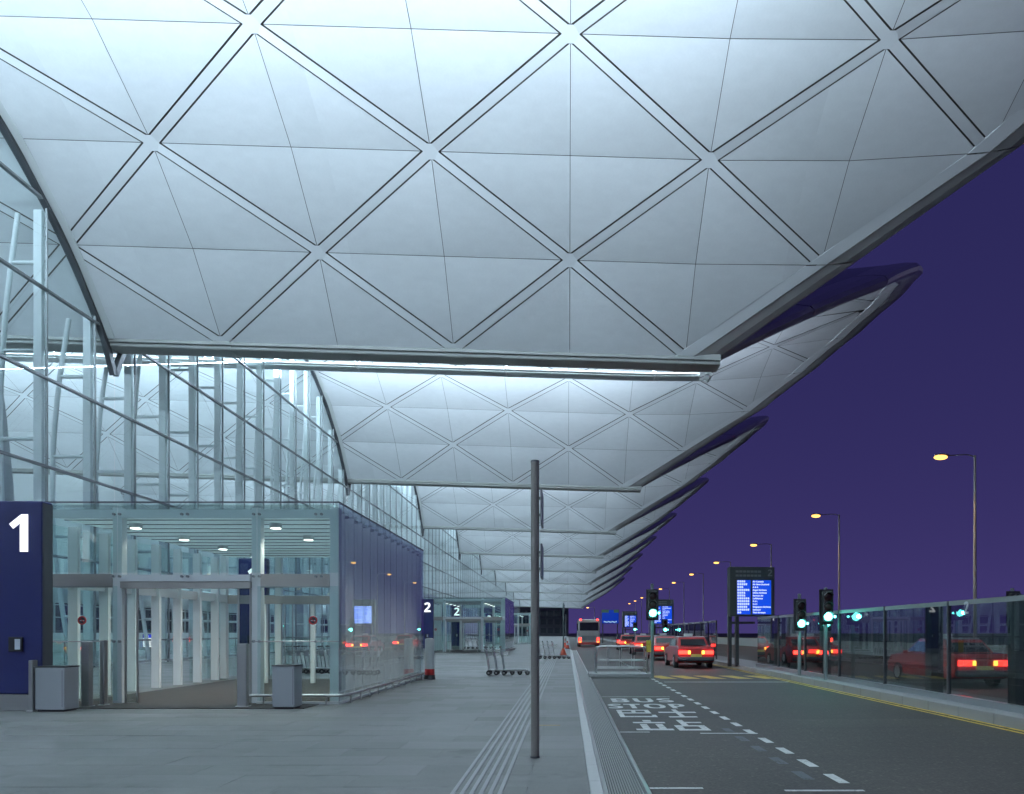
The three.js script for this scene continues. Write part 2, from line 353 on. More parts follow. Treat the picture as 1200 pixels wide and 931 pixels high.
for (let i = 0; i < 70; i++) { const D0 = 2 + i * 0.914; mesh('kerb_stone', rbox(0.125, 0.16, 0.908, 0.012, 0.279, -0.076, -(D0 + 0.457)), std(0.42, 0.42, 0.41, 0.6), kerb); }
structure(mesh('road', sheet(0.3, 7.7, -14, 700, RY), asphalt));
structure(mesh('far_road', sheet(9.9, 22.2, -14, 700, RY), asphalt));
const island = structure(mesh('traffic_island', span(7.75, 9.95, -0.5, 0.0, 14, -500), std(0.2, 0.2, 0.2, 0.8)));
for (let i = 0; i < 60; i++) { const D0 = 6 + i * 1.2; mesh('kerb_stone', rbox(0.2, 0.34, 1.19, 0.02, 7.7, -0.1, -(D0 + 0.6)), std(0.2, 0.197, 0.19, 0.7), island); }
structure(mesh('concourse_floor', span(-64, -20.62, -0.5, -0.002, -10, -330), std(0.27, 0.28, 0.28, 0.22)));

// tactile strip: six raised bars
{
  const t = thing('tactile_paving_strip', 'long strip of raised guide bars set into the grey pavement', 'tactile paving');
  for (let i = 0; i < 6; i++) mesh('guide_bar', rbox(0.042, 0.012, 62, 0.004, -1.09 + 0.02 + i * 0.088, 0.003, -36), std(0.185, 0.187, 0.185, 0.45, 0.2), t);
}
// drain along the kerb: frame, sunk trough and longitudinal bars
{
  const t = thing('drain_channel', 'long metal drain channel with lengthwise grate bars along the kerb', 'drain');
  mesh('channel_bed', span(0.36, 0.83, RY - 0.02, RY + 0.006, -2, -68), std(0.07, 0.08, 0.08, 0.5, 0.3), t);
  mesh('channel_edge', rbox(0.05, 0.05, 66, 0.008, 0.385, RY + 0.012, -35), M.steel, t);
  mesh('channel_edge', rbox(0.05, 0.05, 66, 0.008, 0.815, RY + 0.012, -35), M.steel, t);
  for (let i = 0; i < 13; i++) mesh('grate_bar', box(0.012, 0.022, 66, 0.43 + i * 0.0275, RY + 0.016, -35), M.steelDull, t);
}
// painted markings
const font = await new FontLoader().loadAsync('fonts/droid/droid_sans_bold.typeface.json');
const wornTex = (lo, hi) => tex(512, (u, v) => { const n = 0.5 * noise(u * 128, v * 128, 128, 31) + 0.3 * noise(u * 12, v * 12, 12, 32) + 0.2 * noise(u * 300, v * 300, 300, 33); const c = n < 0.33 ? lo : hi - 0.12 * noise(u * 30, v * 30, 30, 34); return [c, c, c]; }, 2);
const paintWhite = std(0.78, 0.78, 0.76, 0.6, 0, { map: wornTex(0.66, 0.95) });
const paintYellow = std(0.85, 0.56, 0.06, 0.6, 0, { map: wornTex(0.45, 0.9) });
const paintFaded = std(0.12, 0.125, 0.15, 0.7, 0, { map: wornTex(0.5, 0.9) });
const MARK = RY + 0.004;
function mark(name, geo, mat, label, category, group) { return tag(mesh(name, geo, mat), label, category, group); }
for (let i = 0; i < 20; i++) { const D = 8.26 + i * 0.978 - 0.25; mark('lane_dash', sheet(2.94, 3.06, D, D + 0.52, MARK), paintWhite, 'short white dash in the dotted edge line of the bus bay', 'road marking', 'white dashes along the bus bay'); }
for (let i = 0; i < 5; i++) { const D = 8.2 + i * 0.978; mark('faded_lane_dash', sheet(2.62, 2.75, D, D + 0.5, MARK), paintFaded, 'faded ghost dash of an erased line beside the white dashes', 'road marking', 'faded dashes of the old line'); }
for (const [x0, x1, D, l] of [[0.86, 1.42, 7.72, 'short white tick on the bus bay floor beside the drain'], [2.24, 3.06, 7.6, 'short white tick at the dotted line of the bus bay'], [0.86, 1.35, 12.1, 'white tick between the drain and the painted characters'], [2.15, 3.08, 11.95, 'white tick between the painted characters and the dashes'], [0.86, 2.6, 18.8, 'thin white line ahead of the word BUS']])
  mark('bay_line', sheet(x0, x1, D, D + 0.07, MARK), paintWhite, l, 'road marking');
mark('stop_line', sheet(3.2, 7.3, 24.4, 24.55, MARK), paintWhite, 'thin white line across the road before the yellow dashes', 'road marking');
[3.35, 4.2, 5.1, 6.05, 7.0].forEach((x) => {
  const s = new THREE.Shape([[0, 0], [0.55, 0], [0.2, 1.9], [-0.35, 1.9]].map(([a, b]) => new THREE.Vector2(a, b)));
  mark('crossing_dash', new THREE.ShapeGeometry(s).rotateX(-Math.PI / 2).translate(x, MARK, -26.2), paintYellow, 'slanted yellow dash of the crossing line over the road', 'road marking', 'yellow crossing dashes');
});
for (const x of [7.32, 7.5]) mark('yellow_line', sheet(x, x + 0.09, 2, 120, MARK), paintYellow, x < 7.4 ? 'yellow no-stopping line on the road side of the pair by the island' : 'yellow no-stopping line hugging the island kerb', 'road marking');
function paintedText(t, x0, x1, D0, D1) {
  const g = new THREE.ShapeGeometry(font.generateShapes(t, 1), 6); g.computeBoundingBox(); const b = g.boundingBox;
  g.translate(-b.min.x, -b.min.y, 0).scale((x1 - x0) / (b.max.x - b.min.x), (D1 - D0) / (b.max.y - b.min.y), 1).rotateX(-Math.PI / 2).translate(x0, MARK, -D0);
  return slabUV(g);
}
mark('painted_word', paintedText('BUS', 1.06, 2.53, 17.35, 18.35), paintWhite, 'white painted word BUS on the asphalt', 'road marking');
mark('painted_word', paintedText('STOP', 0.9, 2.62, 15.95, 16.95), paintWhite, 'white painted word STOP on the asphalt', 'road marking');
function strokes(list, x0, x1, D0, D1) {
  return merge(list.map(([a, b, c, d], i) => sheet(x0 + (x1 - x0) * a, x0 + (x1 - x0) * b, D0 + (D1 - D0) * c, D0 + (D1 - D0) * d, MARK + i * 0.0005)));
}
mark('painted_character', strokes([[0.1, 0.22, 0.05, 0.95], [0.1, 0.9, 0.84, 0.95], [0.78, 0.9, 0.5, 0.95], [0.1, 0.9, 0.48, 0.6], [0.45, 0.55, 0.5, 0.9], [0.1, 0.96, 0.04, 0.17], [0.86, 0.96, 0.04, 0.3]], 0.94, 1.78, 14.2, 15.7), paintWhite, 'white painted Chinese character with an enclosed box, under the word STOP', 'road marking');
mark('painted_character', strokes([[0, 1, 0.56, 0.7], [0.44, 0.57, 0.06, 1], [0.14, 0.86, 0.02, 0.14]], 1.86, 2.62, 14.2, 15.7), paintWhite, 'white painted Chinese character shaped like a cross on a short bar', 'road marking');
mark('painted_character', strokes([[0.18, 0.3, 0.84, 1], [0.02, 0.48, 0.68, 0.8], [0.1, 0.2, 0.15, 0.6], [0.32, 0.42, 0.15, 0.6], [0, 0.5, 0.03, 0.16], [0.68, 0.77, 0.42, 1], [0.72, 1, 0.68, 0.79], [0.56, 0.66, 0, 0.45], [0.88, 0.98, 0, 0.45], [0.56, 0.98, 0, 0.12], [0.56, 0.98, 0.35, 0.46]], 1.16, 2.42, 12.3, 13.8), paintWhite, 'large white painted Chinese character of two halves, below the other two', 'road marking');
tag(mesh('brass_strip', rbox(0.36, 0.006, 0.03, 0.002, -0.3, 0.002, -12), std(0.5, 0.36, 0.14, 0.4, 0.6)), 'short brass strip set in the pavement beyond the pole', 'floor strip');

// ---------------------------------------------------------------- glazed front wall of the terminal, bay by bay
const TRANSOMS = [0.12, 1.15, 4.6, 8.1, 11.6, 15.1, 18.6];
const MULL = (n) => 17.4 + 3 * n;
for (let k = 0; k < VAULTS; k++) {
  const d0 = k ? DV(k - 1) : 11, d1 = DV(k), detailed = k < 2;
  const t = thing('glazed_wall', k ? `glazed terminal wall under the ${ordinal[k]} vault counting from pylon 1` : 'glazed terminal wall with white masts behind the kiosk of entrance 1', 'glass wall', [0, 0, 0], 0, 'glazed wall bays of the terminal front');
  const top = (D) => { const h = soffitHeight(k, D); return (h < 0 ? Math.min(vp(k, A0, WALLX).y, vp(k, -A0, WALLX).y) - 0.9 : h - 0.12); };
  // panes cut to the arch
  const rest = [];
  const first = Math.ceil((d0 - 17.4) / 3) - 1, last = Math.floor((d1 - 17.4) / 3);
  for (let n = first; n <= last; n++) for (let q = 0; q < TRANSOMS.length; q++) {
    const a = Math.max(d0, MULL(n)) + 0.03, b = Math.min(d1, MULL(n + 1)) - 0.03, h0 = TRANSOMS[q] + 0.04, h1 = (TRANSOMS[q + 1] ?? 26) - 0.04;
    if (b - a < 0.1) continue;
    const pts = [];
    for (let i = 0; i <= 6; i++) { const D = a + (b - a) * i / 6; pts.push([D, Math.max(h0, Math.min(h1, top(D)))]); }
    if (Math.max(...pts.map((p) => p[1])) - h0 < 0.08) continue;
    const s = new THREE.Shape([[b, h0], [a, h0], ...pts].map(([x, y]) => new THREE.Vector2(x, y)));
    const g = new THREE.ShapeGeometry(s).rotateY(Math.PI / 2).translate(WALLX + 0.02, 0, 0);
    if (detailed) mesh('glass_pane', g, M.glassWall, t); else rest.push(g);
  }
  if (rest.length) stuff(mesh('joined_glass_panes', merge(rest), M.glassWall, t));
  for (let n = first; n <= last; n++) {
    const D = MULL(n); if (D < d0 || D > d1) continue; const h = top(D);
    const mu = mesh('mullion', span(WALLX - 0.03, WALLX + 0.06, 0, h, -D + 0.026, -D - 0.026), M.midFrame, t);
    if (k > 4) continue;
    // bow-string mast behind the mullion: box fin, bowed tube and rungs
    const fin = mesh('mast_fin', span(WALLX - 0.44, WALLX - 0.12, 0, h - 0.25, -D + 0.1, -D - 0.08), M.white, t);
    const T = h - 0.35, bow = (f) => 0.55 + 1.15 * Math.sin(Math.PI * Math.min(1, 0.12 + 0.8 * f)), at = (f) => V3(WALLX - 0.15 - bow(1 - f), T * f, -D);
    mesh('bowed_tube', tube([0, 0.2, 0.4, 0.6, 0.8, 1].map(at), 0.1, 18, 8), M.white, fin);
    if (k < 3) for (let y = 2.2; y < T - 1; y += 3.5) { const p = at(y / T); mesh('rung', bar(p, V3(WALLX - 0.43, y, -D), 0.08, 6), M.white, fin); }
  }
  for (const h of TRANSOMS) {                                  // transom split where the arch cuts it
    let a = null;
    for (let D = d0; D <= d1 + 0.01; D += 0.25) {
      const in_ = top(D) > h + 0.05;
      if (in_ && a === null) a = D;
      if ((!in_ || D + 0.25 > d1) && a !== null) { if (D - a > 0.3) mesh('transom', span(WALLX - 0.06, WALLX + 0.1, h - 0.045, h + 0.045, -a, -D), M.midFrame, t); a = null; }
    }
  }
  // dark head frame following the arch, meeting the next one in a V under the valley
  const pts = []; for (let i = -26; i <= 26; i++) { const a = A0 * i / 26; pts.push(vp(k, a, WALLX, -0.1)); }
  const tipF = vp(k, A0, WALLX, -0.1), tipN = vp(k, -A0, WALLX, -0.1);
  tipF.z = -(DV(k) - 0.05); tipF.y -= 1.35; tipN.z = -(DV(k - 1) + 0.05); tipN.y -= 1.35;
  const all = [tipN, ...pts, tipF], seg = [];
  for (let i = 0; i + 1 < all.length; i++) if (-all[i + 1].z > (k ? 0 : 10)) seg.push(beam(all[i], all[i + 1].clone().add(all[i + 1].clone().sub(all[i]).setLength(0.03)), 0.24, 0.26));
  mesh('arched_head_frame', merge(seg), M.darkFrame, t);
  const lining = []; for (let i = 1; i < all.length - 2; i++) if (-all[i + 1].z > (k ? 0 : 10)) lining.push(beam(all[i].clone().add(V3(0.3, 0.05, 0)), all[i + 1].clone().add(V3(0.3, 0.05, 0)), 0.3, 0.05));
  mesh('head_flashing', merge(lining), M.whiteDull, t);
}
// end wall and back wall of the hall, inner shop front
tag(mesh('hall_back_wall', span(-62.6, -62, 0, 26, -8, -335), M.whiteDull), 'pale back wall deep inside the terminal hall', 'wall');
{
  const t = thing('inner_gallery', 'dark-windowed gallery with white parapet inside the terminal hall', 'gallery', [-40, 0, 0]);
  mesh('parapet', rbox(0.6, 1.5, 150, 0.05, 0, 0.75, -105), M.white, t);
  mesh('roof_canopy', new THREE.CylinderGeometry(1.6, 1.6, 150, 24, 1, false, 0, Math.PI).rotateX(Math.PI / 2).scale(1.1, 0.7, 1).translate(-0.4, 5.0, -105), M.white, t);
  mesh('recess_wall', span(-3.2, -2.8, 0, 5.2, -30, -180), std(0.09, 0.09, 0.1, 0.4), t);
  for (let i = 0; i < 60; i++) mesh('window_pane', span(-0.62, -0.6, 1.75, 4.7, -31 - i * 2.5, -31 - i * 2.5 - 2.35), glassDark(), t);
  for (const y of [2.7, 3.7]) mesh('glazing_bar', span(-0.6, -0.5, y, y + 0.08, -30, -180), M.whiteDull, t);
  for (let i = 0; i <= 60; i++) mesh('glazing_post', span(-0.6, -0.48, 1.5, 5, -30.9 - i * 2.5, -31.02 - i * 2.5), M.whiteDull, t);
}
function glassDark() { return glassDark.m ||= std(0.03, 0.035, 0.045, 0.08); }
{ // balustrade on the inner side of the wall
  const t = thing('hall_balustrade', 'glass balustrade with steel handrail inside the terminal hall', 'balustrade', [-26, 0, 0]);
  mesh('handrail', bar(V3(0, 1.1, -26), V3(0, 1.1, -90), 0.035, 8), M.steel, t);
  for (let i = 0; i <= 26; i++) mesh('baluster_post', span(-0.03, 0.03, 0, 1.15, -26 - i * 2.46 + 0.03, -26 - i * 2.46 - 0.03), M.midFrame, t);
  for (let i = 0; i < 26; i++) mesh('glass_infill', span(-0.008, 0.008, 0.1, 0.98, -26.1 - i * 2.46, -28.36 - i * 2.46), M.glass, t);
}

for (let k = 0; k < 4; k++) {
  const y = hv(k) + 0.4, t = thing('roof_column', k ? `tapered grey roof column inside the glazed wall below the ${ordinal[k]} valley` : 'tapered grey roof column behind pylon 1 inside the glazed wall', 'column', [-25.6, 0, -(32.4 + 36 * k)]);
  mesh('shaft', new THREE.LatheGeometry([[1.3, 0], [1.3, 0.3], [1.24, 4], [1.1, 8], [0.85, 11], [0.55, y - 0.5], [0.5, y]].map(([a, b]) => new THREE.Vector2(a, b)), 32), std(0.42, 0.44, 0.46, 0.5), t);
  mesh('capital', cyl(0.6, 0.6, 0.25, 0, y - 0.6, 0, 24), M.midFrame, t);
}
// ---------------------------------------------------------------- entrance kiosks: glass boxes with slatted ceilings
const digitShape = (s, h) => { const g = new THREE.ExtrudeGeometry(font.generateShapes(s, 1), { depth: 0.012, bevelEnabled: false, curveSegments: 8 }); g.computeBoundingBox(); const b = g.boundingBox, k = h / (b.max.y - b.min.y); return g.translate(-(b.min.x + b.max.x) / 2, -b.min.y, 0).scale(k, k, 1); };
const KX0 = -11.4, KX1 = -4.79, KL = 9.1, KH = 4.2;
const matRoofGlass = new THREE.MeshPhysicalMaterial({ color: new THREE.Color().setRGB(0.85, 0.9, 0.88), transmission: 1, thickness: 0, roughness: 0.1 });
const matBoard = new THREE.MeshPhysicalMaterial({ color: new THREE.Color().setRGB(0.93, 0.96, 0.93), transmission: 0.9, thickness: 0, roughness: 1 }), matBatten = std(0.2, 0.22, 0.2, 0.5);
const matRib = std(0.7, 0.72, 0.7, 0.5), matCeil = std(0.6, 0.62, 0.6, 0.6), matMat = std(0.03, 0.027, 0.025, 0.95, 0, { map: fine(41, 0.7, 1) });
const matHeader = std(0.42, 0.4, 0.37, 0.42, 0.5), redPaint = std(0.5, 0.03, 0.03, 0.4);
function makeKiosk(label) {
  const t = thing('entrance_kiosk', label, 'glass kiosk', [0, 0, -15.5], 0, 'glass entrance kiosks along the terminal front');
  const W = KX1 - KX0;
  // frame columns
  const colsFront = [KX0 + 0.1, -9.5, -6.57, KX1 - 0.13];
  for (const x of colsFront) mesh('frame_column', span(x - 0.095, x + 0.095, 0, KH - 0.06, -0.12, -0.31), M.white, t);
  for (const x of colsFront) mesh('frame_column', span(x - 0.095, x + 0.095, 0, KH - 0.06, -KL + 0.12, -KL + 0.31), M.white, t);
  for (let i = 1; i < 8; i++) mesh('wall_fin', span(KX0 + 0.08, KX0 + 0.3, 0, KH - 0.3, -i * 1.12 - 0.2 + 0.05, -i * 1.12 - 0.2 - 0.05), M.white, t);
  for (let i = 1; i < 13; i++) mesh('wall_fin', span(KX1 - 0.4, KX1 - 0.08, 0, KH - 0.1, -i * 0.7 + 0.03, -i * 0.7 - 0.03), M.white, t);
  // glass skin
  const pane = (name, g) => mesh(name, g, M.glass, t);
  const fx = [KX0, -9.42, -6.5, KX1];
  for (let i = 0; i < 3; i++) {
    pane('front_glass', span(fx[i] + 0.01, fx[i + 1] - 0.01, 2.76, KH, -0.005, 0.007));
    if (i !== 1) pane('front_glass', span(fx[i] + 0.01, fx[i + 1] - 0.01, 0.08, 2.48, -0.005, 0.007));
    pane('rear_glass', span(fx[i] + 0.01, fx[i + 1] - 0.01, 2.76, KH, -KL, -KL - 0.012));
    if (i !== 1) pane('rear_glass', span(fx[i] + 0.01, fx[i + 1] - 0.01, 0.08, 2.48, -KL, -KL - 0.012));
  }
  for (let i = 0; i < 13; i++) mesh('side_glass', span(KX1 - 0.006, KX1 + 0.006, 0.06, KH + 0.02, -i * 0.7 - 0.006, -(i + 1) * 0.7 + 0.006), M.glassSide, t);
  for (let i = 0; i < 8; i++) { pane('side_glass', span(KX0 - 0.006, KX0 + 0.006, 2.76, KH - 0.3, -i * 1.1375 - 0.01, -(i + 1) * 1.1375 + 0.01)); if (i < 2 || i > 5) pane('side_glass', span(KX0 - 0.006, KX0 + 0.006, 0.06, 2.5, -i * 1.1375 - 0.01, -(i + 1) * 1.1375 + 0.01)); }
  // headers and doors
  for (const z of [0, -KL + 0.3]) {
    mesh('door_header', span(-9.4, -6.66, 2.58, 2.72, z - 0.02, z - 0.2), M.white, t);
    mesh('door_track', span(-9.4, -6.66, 2.44, 2.578, z - 0.05, z - 0.26), matHeader, t);
    mesh('transom_rail', span(KX0 + 0.2, -9.6, 2.46, 2.74, z - 0.1, z - 0.22), matHeader, t);
    mesh('transom_rail', span(-6.47, KX1 - 0.23, 2.46, 2.74, z - 0.1, z - 0.22), matHeader, t);
    for (const x of [-9.33, -6.95]) { const d = mesh('door_leaf', span(x, x + 0.28, 0.03, 2.43, z - 0.1, z - 0.12), M.glass, t); mesh('leaf_edge', span(x, x + 0.03, 0.03, 2.43, z - 0.09, z - 0.13), M.steelDull, d); mesh('leaf_edge', span(x + 0.25, x + 0.28, 0.03, 2.43, z - 0.09, z - 0.13), M.steelDull, d); }
  }
  mesh('side_beam', span(KX0 + 0.05, KX0 + 0.22, 2.5, 2.74, -0.35, -KL + 0.35), M.white, t);
  mesh('inner_portal', span(-9.0, -5.6, 2.35, 2.58, -6.2, -6.45), matHeader, t);
  for (const x of [-8.9, -7.5, -5.7]) mesh('inner_post', span(x - 0.05, x + 0.05, 0.02, 2.35, -6.25, -6.4), M.white, t);
  // roof: plate, edge, ribs and downlights
  mesh('roof_plate', sheet(KX0 + 0.02, KX1 - 0.02, 0.03, KL - 0.03, KH - 0.02), matRoofGlass, t);
  mesh('roof_edge', span(KX0, KX1 + 0.012, KH + 0.02, KH + 0.05, 0.012, -0.02), M.darkFrame, t);
  mesh('roof_edge', span(KX1 - 0.02, KX1 + 0.012, KH + 0.022, KH + 0.052, -0.03, -KL), M.darkFrame, t);
  for (let i = 0; i < 13; i++) {
    const z = -0.14 - i * 0.68;
    mesh('ceiling_board', sheet(KX0 + 0.32, KX1 - 0.36, -(z - 0.035), -(z - 0.645), KH - 0.21), matBoard, t);
    mesh('ceiling_batten', span(KX0 + 0.32, KX1 - 0.36, KH - 0.224, KH - 0.1, z + 0.02, z - 0.02), matBatten, t);
  }
  mesh('edge_beam', span(KX0 + 0.05, KX1 - 0.05, KH - 0.28, KH - 0.1, -0.1, -0.13), M.white, t);
  for (const x of [-9.4, -6.35]) for (let i = 0; i < 4; i++) {
    const z = -0.62 - i * 2.04, d = mesh('downlight', new THREE.CylinderGeometry(0.13, 0.13, 0.1, 20).translate(x, KH - 0.37, z), M.whiteDull, t);
    mesh('lamp_face', new THREE.CylinderGeometry(0.105, 0.105, 0.012, 20).translate(x, KH - 0.428, z), M.lampWhite, d);
  }
  // glass fittings, rods, rails
  for (const x of [-11.2, -9.42, -8.0, -6.5, -5.2]) for (const y of [KH - 0.22, 2.68, 1.32]) { if (y < 2 && (x > -9 && x < -7)) continue; const f = mesh('point_fitting', cyl(0.028, 0.028, 0.05, 0, 0, 0, 10).rotateX(Math.PI / 2).translate(x - 0.06, y, 0.03), M.midFrame, t); mesh('point_fitting', cyl(0.028, 0.028, 0.05, 0, 0, 0, 10).rotateX(Math.PI / 2).translate(x + 0.06, y, 0.03), M.midFrame, t); }
  for (let i = 1; i < 13; i++) mesh('point_fitting', cyl(0.03, 0.03, 0.1, 0, 0, 0, 10).rotateZ(Math.PI / 2).translate(KX1 - 0.05, KH - 0.18, -i * 0.7), M.midFrame, t);
  mesh('push_rod', bar(V3(KX0, 1.32, 0.03), V3(-9.6, 1.32, 0.03), 0.014, 6), M.steelDull, t);
  mesh('push_rod', bar(V3(-6.6, 1.32, 0.03), V3(KX1, 1.32, 0.03), 0.014, 6), M.steelDull, t);
  mesh('bump_rail', tube([V3(-6.62, 0.2, 0.16), V3(-5.6, 0.2, 0.16), V3(KX1 + 0.02, 0.2, 0.16), V3(KX1 + 0.16, 0.2, 0.03), V3(KX1 + 0.17, 0.2, -1), V3(KX1 + 0.17, 0.2, -5), V3(KX1 + 0.17, 0.2, -KL)], 0.03, 60, 8), M.steel, t);
  for (let i = 0; i < 12; i++) mesh('rail_post', cyl(0.02, 0.02, 0.2, KX1 + 0.15, 0.1, -0.35 - i * 0.77, 8), M.steelDull, t);
  for (const x of [-6.3, -5.6, -5.0]) mesh('rail_post', cyl(0.02, 0.02, 0.2, x, 0.1, 0.15, 8), M.steelDull, t);
  mesh('floor_mat', span(-10.62, KX1 - 0.4, 0.003, 0.016, 0.9, -KL + 0.9), matMat, t);
  mesh('sill', span(-6.5, KX1, 0.004, 0.06, 0.03, -0.03), M.whiteDull, t);
  mesh('sill', span(KX1 - 0.03, KX1 + 0.03, 0.004, 0.058, -0.031, -KL), M.whiteDull, t);
  for (const x of [-10.15, -5.32]) { const s = mesh('no_smoking_sign', new THREE.CylinderGeometry(0.088, 0.088, 0.006, 24).rotateX(Math.PI / 2).translate(x, 1.76, 0.016), std(0.05, 0.05, 0.06, 0.4), t); mesh('red_ring', new THREE.TorusGeometry(0.078, 0.014, 8, 28).translate(x, 1.76, 0.02), redPaint, s); mesh('red_slash', box(0.14, 0.016, 0.004).rotateZ(-0.78).translate(x, 1.76, 0.024), redPaint, s); mesh('cigarette', box(0.09, 0.016, 0.003, x, 1.755, 0.0215), M.white, s); }
  return t;
}
const kiosk1 = makeKiosk('glass entrance kiosk with lit slatted ceiling beside the blue pylon 1');
copyOf(kiosk1, [0, 0, -57], 'glass entrance kiosk between blue pylon 2 and the trolleys on the pavement');
copyOf(kiosk1, [0, 0, -98.5], 'small far glass kiosk standing beyond the kiosk of pylon 2');
for (const zk of [-15.5]) for (const x of [-9.4, -6.35]) for (let i = 0; i < 4; i++) {
  const L = new THREE.SpotLight(new THREE.Color(1, 0.96, 0.88), 22, 12, 1.1, 0.6, 2); L.position.set(x, KH - 0.45, zk - 0.62 - i * 2.04); L.target.position.set(x, 0, zk - 0.62 - i * 2.04); L.castShadow = true; L.shadow.radius = 5; scene.add(L, L.target);
}

// ---------------------------------------------------------------- numbered pylons
function makePylon(n, label, pos) {
  const t = thing('number_pylon', label, 'sign pylon', pos, 0, 'navy number pylons at the entrances');
  mesh('panel', rbox(0.92, 3.72, 0.3, 0.02, 0, 0.32 + 1.86, 0), M.navy, t);
  mesh('panel_edge', span(-0.478, -0.461, 0.05, 4.0, 0.13, -0.13), M.darkFrame, t);
  mesh('panel_edge', span(0.461, 0.478, 0.05, 4.0, 0.13, -0.13), M.darkFrame, t);
  mesh('plinth', rbox(0.86, 0.31, 0.26, 0.01, 0, 0.155, 0), M.steelDull, t);
  mesh('lit_number', digitShape(n, 0.72).translate(0.02, 3.06, 0.151), M.digit, t);
  mesh('lit_number', digitShape(n, 0.72).rotateY(Math.PI).translate(-0.02, 3.06, -0.151), M.digit, t);
  const b = mesh('notice_box', rbox(0.26, 0.28, 0.05, 0.01, -0.02, 1.28, 0.175), M.black, t); mesh('card', box(0.1, 0.2, 0.006, 0.03, 1.28, 0.204), std(0.55, 0.6, 0.66, 0.4), b);
  return t;
}
makePylon('1', 'tall navy pylon with lit number 1 in front of the glass kiosk', [-10.58, 0, -14.4]);
makePylon('1', 'navy pylon with number 1 behind the rear glass of the kiosk', [-10.75, 0, -25.4]);
makePylon('2', 'navy pylon with lit number 2 in front of the farther kiosk', [-10.55, 0, -55.8]);
makePylon('2', 'navy pylon with number 2 seen behind the farther kiosk', [-10.0, 0, -66.9]);
makePylon('3', 'distant navy pylon standing before the farthest kiosk', [-10.3, 0, -97.3]);

// ---------------------------------------------------------------- stainless posts, bins, bollard
for (const [x, z, w, h, l] of [[-6.55, -14.95, 0.2, 1.28, 'broad stainless post beside the open door of kiosk 1'], [-9.7, -14.95, 0.16, 1.32, 'stainless post between the grey bin and the kiosk door'], [-9.55, -15.25, 0.09, 1.35, 'slim stainless post against the kiosk glass near the door'], [-10.18, -14.1, 0.085, 0.98, 'short stainless post against the foot of pylon 1']]) {
  const t = thing('stainless_post', l, 'post', [x, 0, z]);
  mesh('shaft', rbox(w, h, 0.14, 0.015, 0, h / 2, 0), M.steelDull, t);
  mesh('base_collar', rbox(w + 0.05, 0.03, 0.19, 0.008, 0, 0.015, 0), M.steel, t);
}
for (const [x, z, w, l] of [[-9.82, -14.25, 0.56, 'grey metal bin between pylon 1 and the stainless posts'], [-5.58, -14.75, 0.44, 'grey metal bin against the rail right of the kiosk door']]) {
  const t = thing('litter_bin', l, 'bin', [x, 0, z]);
  mesh('cabinet', rbox(w, 0.8, 0.42, 0.012, 0, 0.44, 0), M.bin, t);
  mesh('lid', rbox(w + 0.02, 0.025, 0.44, 0.008, 0, 0.853, 0), M.black, t);
  mesh('plinth', box(w - 0.06, 0.04, 0.36, 0, 0.02, 0), M.black, t);
  mesh('door_seam', box(0.006, 0.7, 0.004, w * 0.42, 0.44, 0.21), M.black, t);
}
{
  const t = thing('bollard', 'pale round bollard with a red band at its foot by the kiosk corner', 'bollard', [-4.45, 0, -23.9]);
  mesh('shaft', cyl(0.15, 0.15, 0.98, 0, 0.8, 0, 24), M.whiteDull, t);
  mesh('cap', new THREE.SphereGeometry(0.15, 20, 8, 0, Math.PI * 2, 0, Math.PI / 2).scale(1, 0.25, 1).translate(0, 1.29, 0), M.whiteDull, t);
  mesh('red_band', cyl(0.156, 0.156, 0.19, 0, 0.24, 0, 24), redPaint, t);
  mesh('foot', cyl(0.19, 0.165, 0.145, 0, 0.072, 0, 24), M.black, t);
}
// ---------------------------------------------------------------- round pole with two sign plates
{
  const t = thing('sign_pole', 'slim grey pole with two edge-on sign plates beside the guide bars', 'sign pole', [-0.39, 0, -8.9]);
  mesh('shaft', cyl(0.052, 0.05, 3.55, 0, 1.775, 0, 20), std(0.21, 0.19, 0.18, 0.45, 0.2), t);
  mesh('cap', cyl(0.055, 0.05, 0.02, 0, 3.56, 0, 20), M.darkFrame, t);
  mesh('base_plate', cyl(0.06, 0.058, 0.02, 0, 0.012, 0, 20), M.darkFrame, t);
  for (const y of [3.02, 2.37]) { const p = mesh('sign_plate', rbox(0.025, 0.4, 0.5, 0.008, 0.075, y, -0.22), std(0.24, 0.24, 0.26, 0.4, 0.3), t); mesh('clamp', box(0.05, 0.03, 0.04, 0.045, y + 0.1, -0.02), M.darkFrame, p); mesh('clamp', box(0.05, 0.03, 0.04, 0.045, y - 0.1, -0.02), M.darkFrame, p); }
}
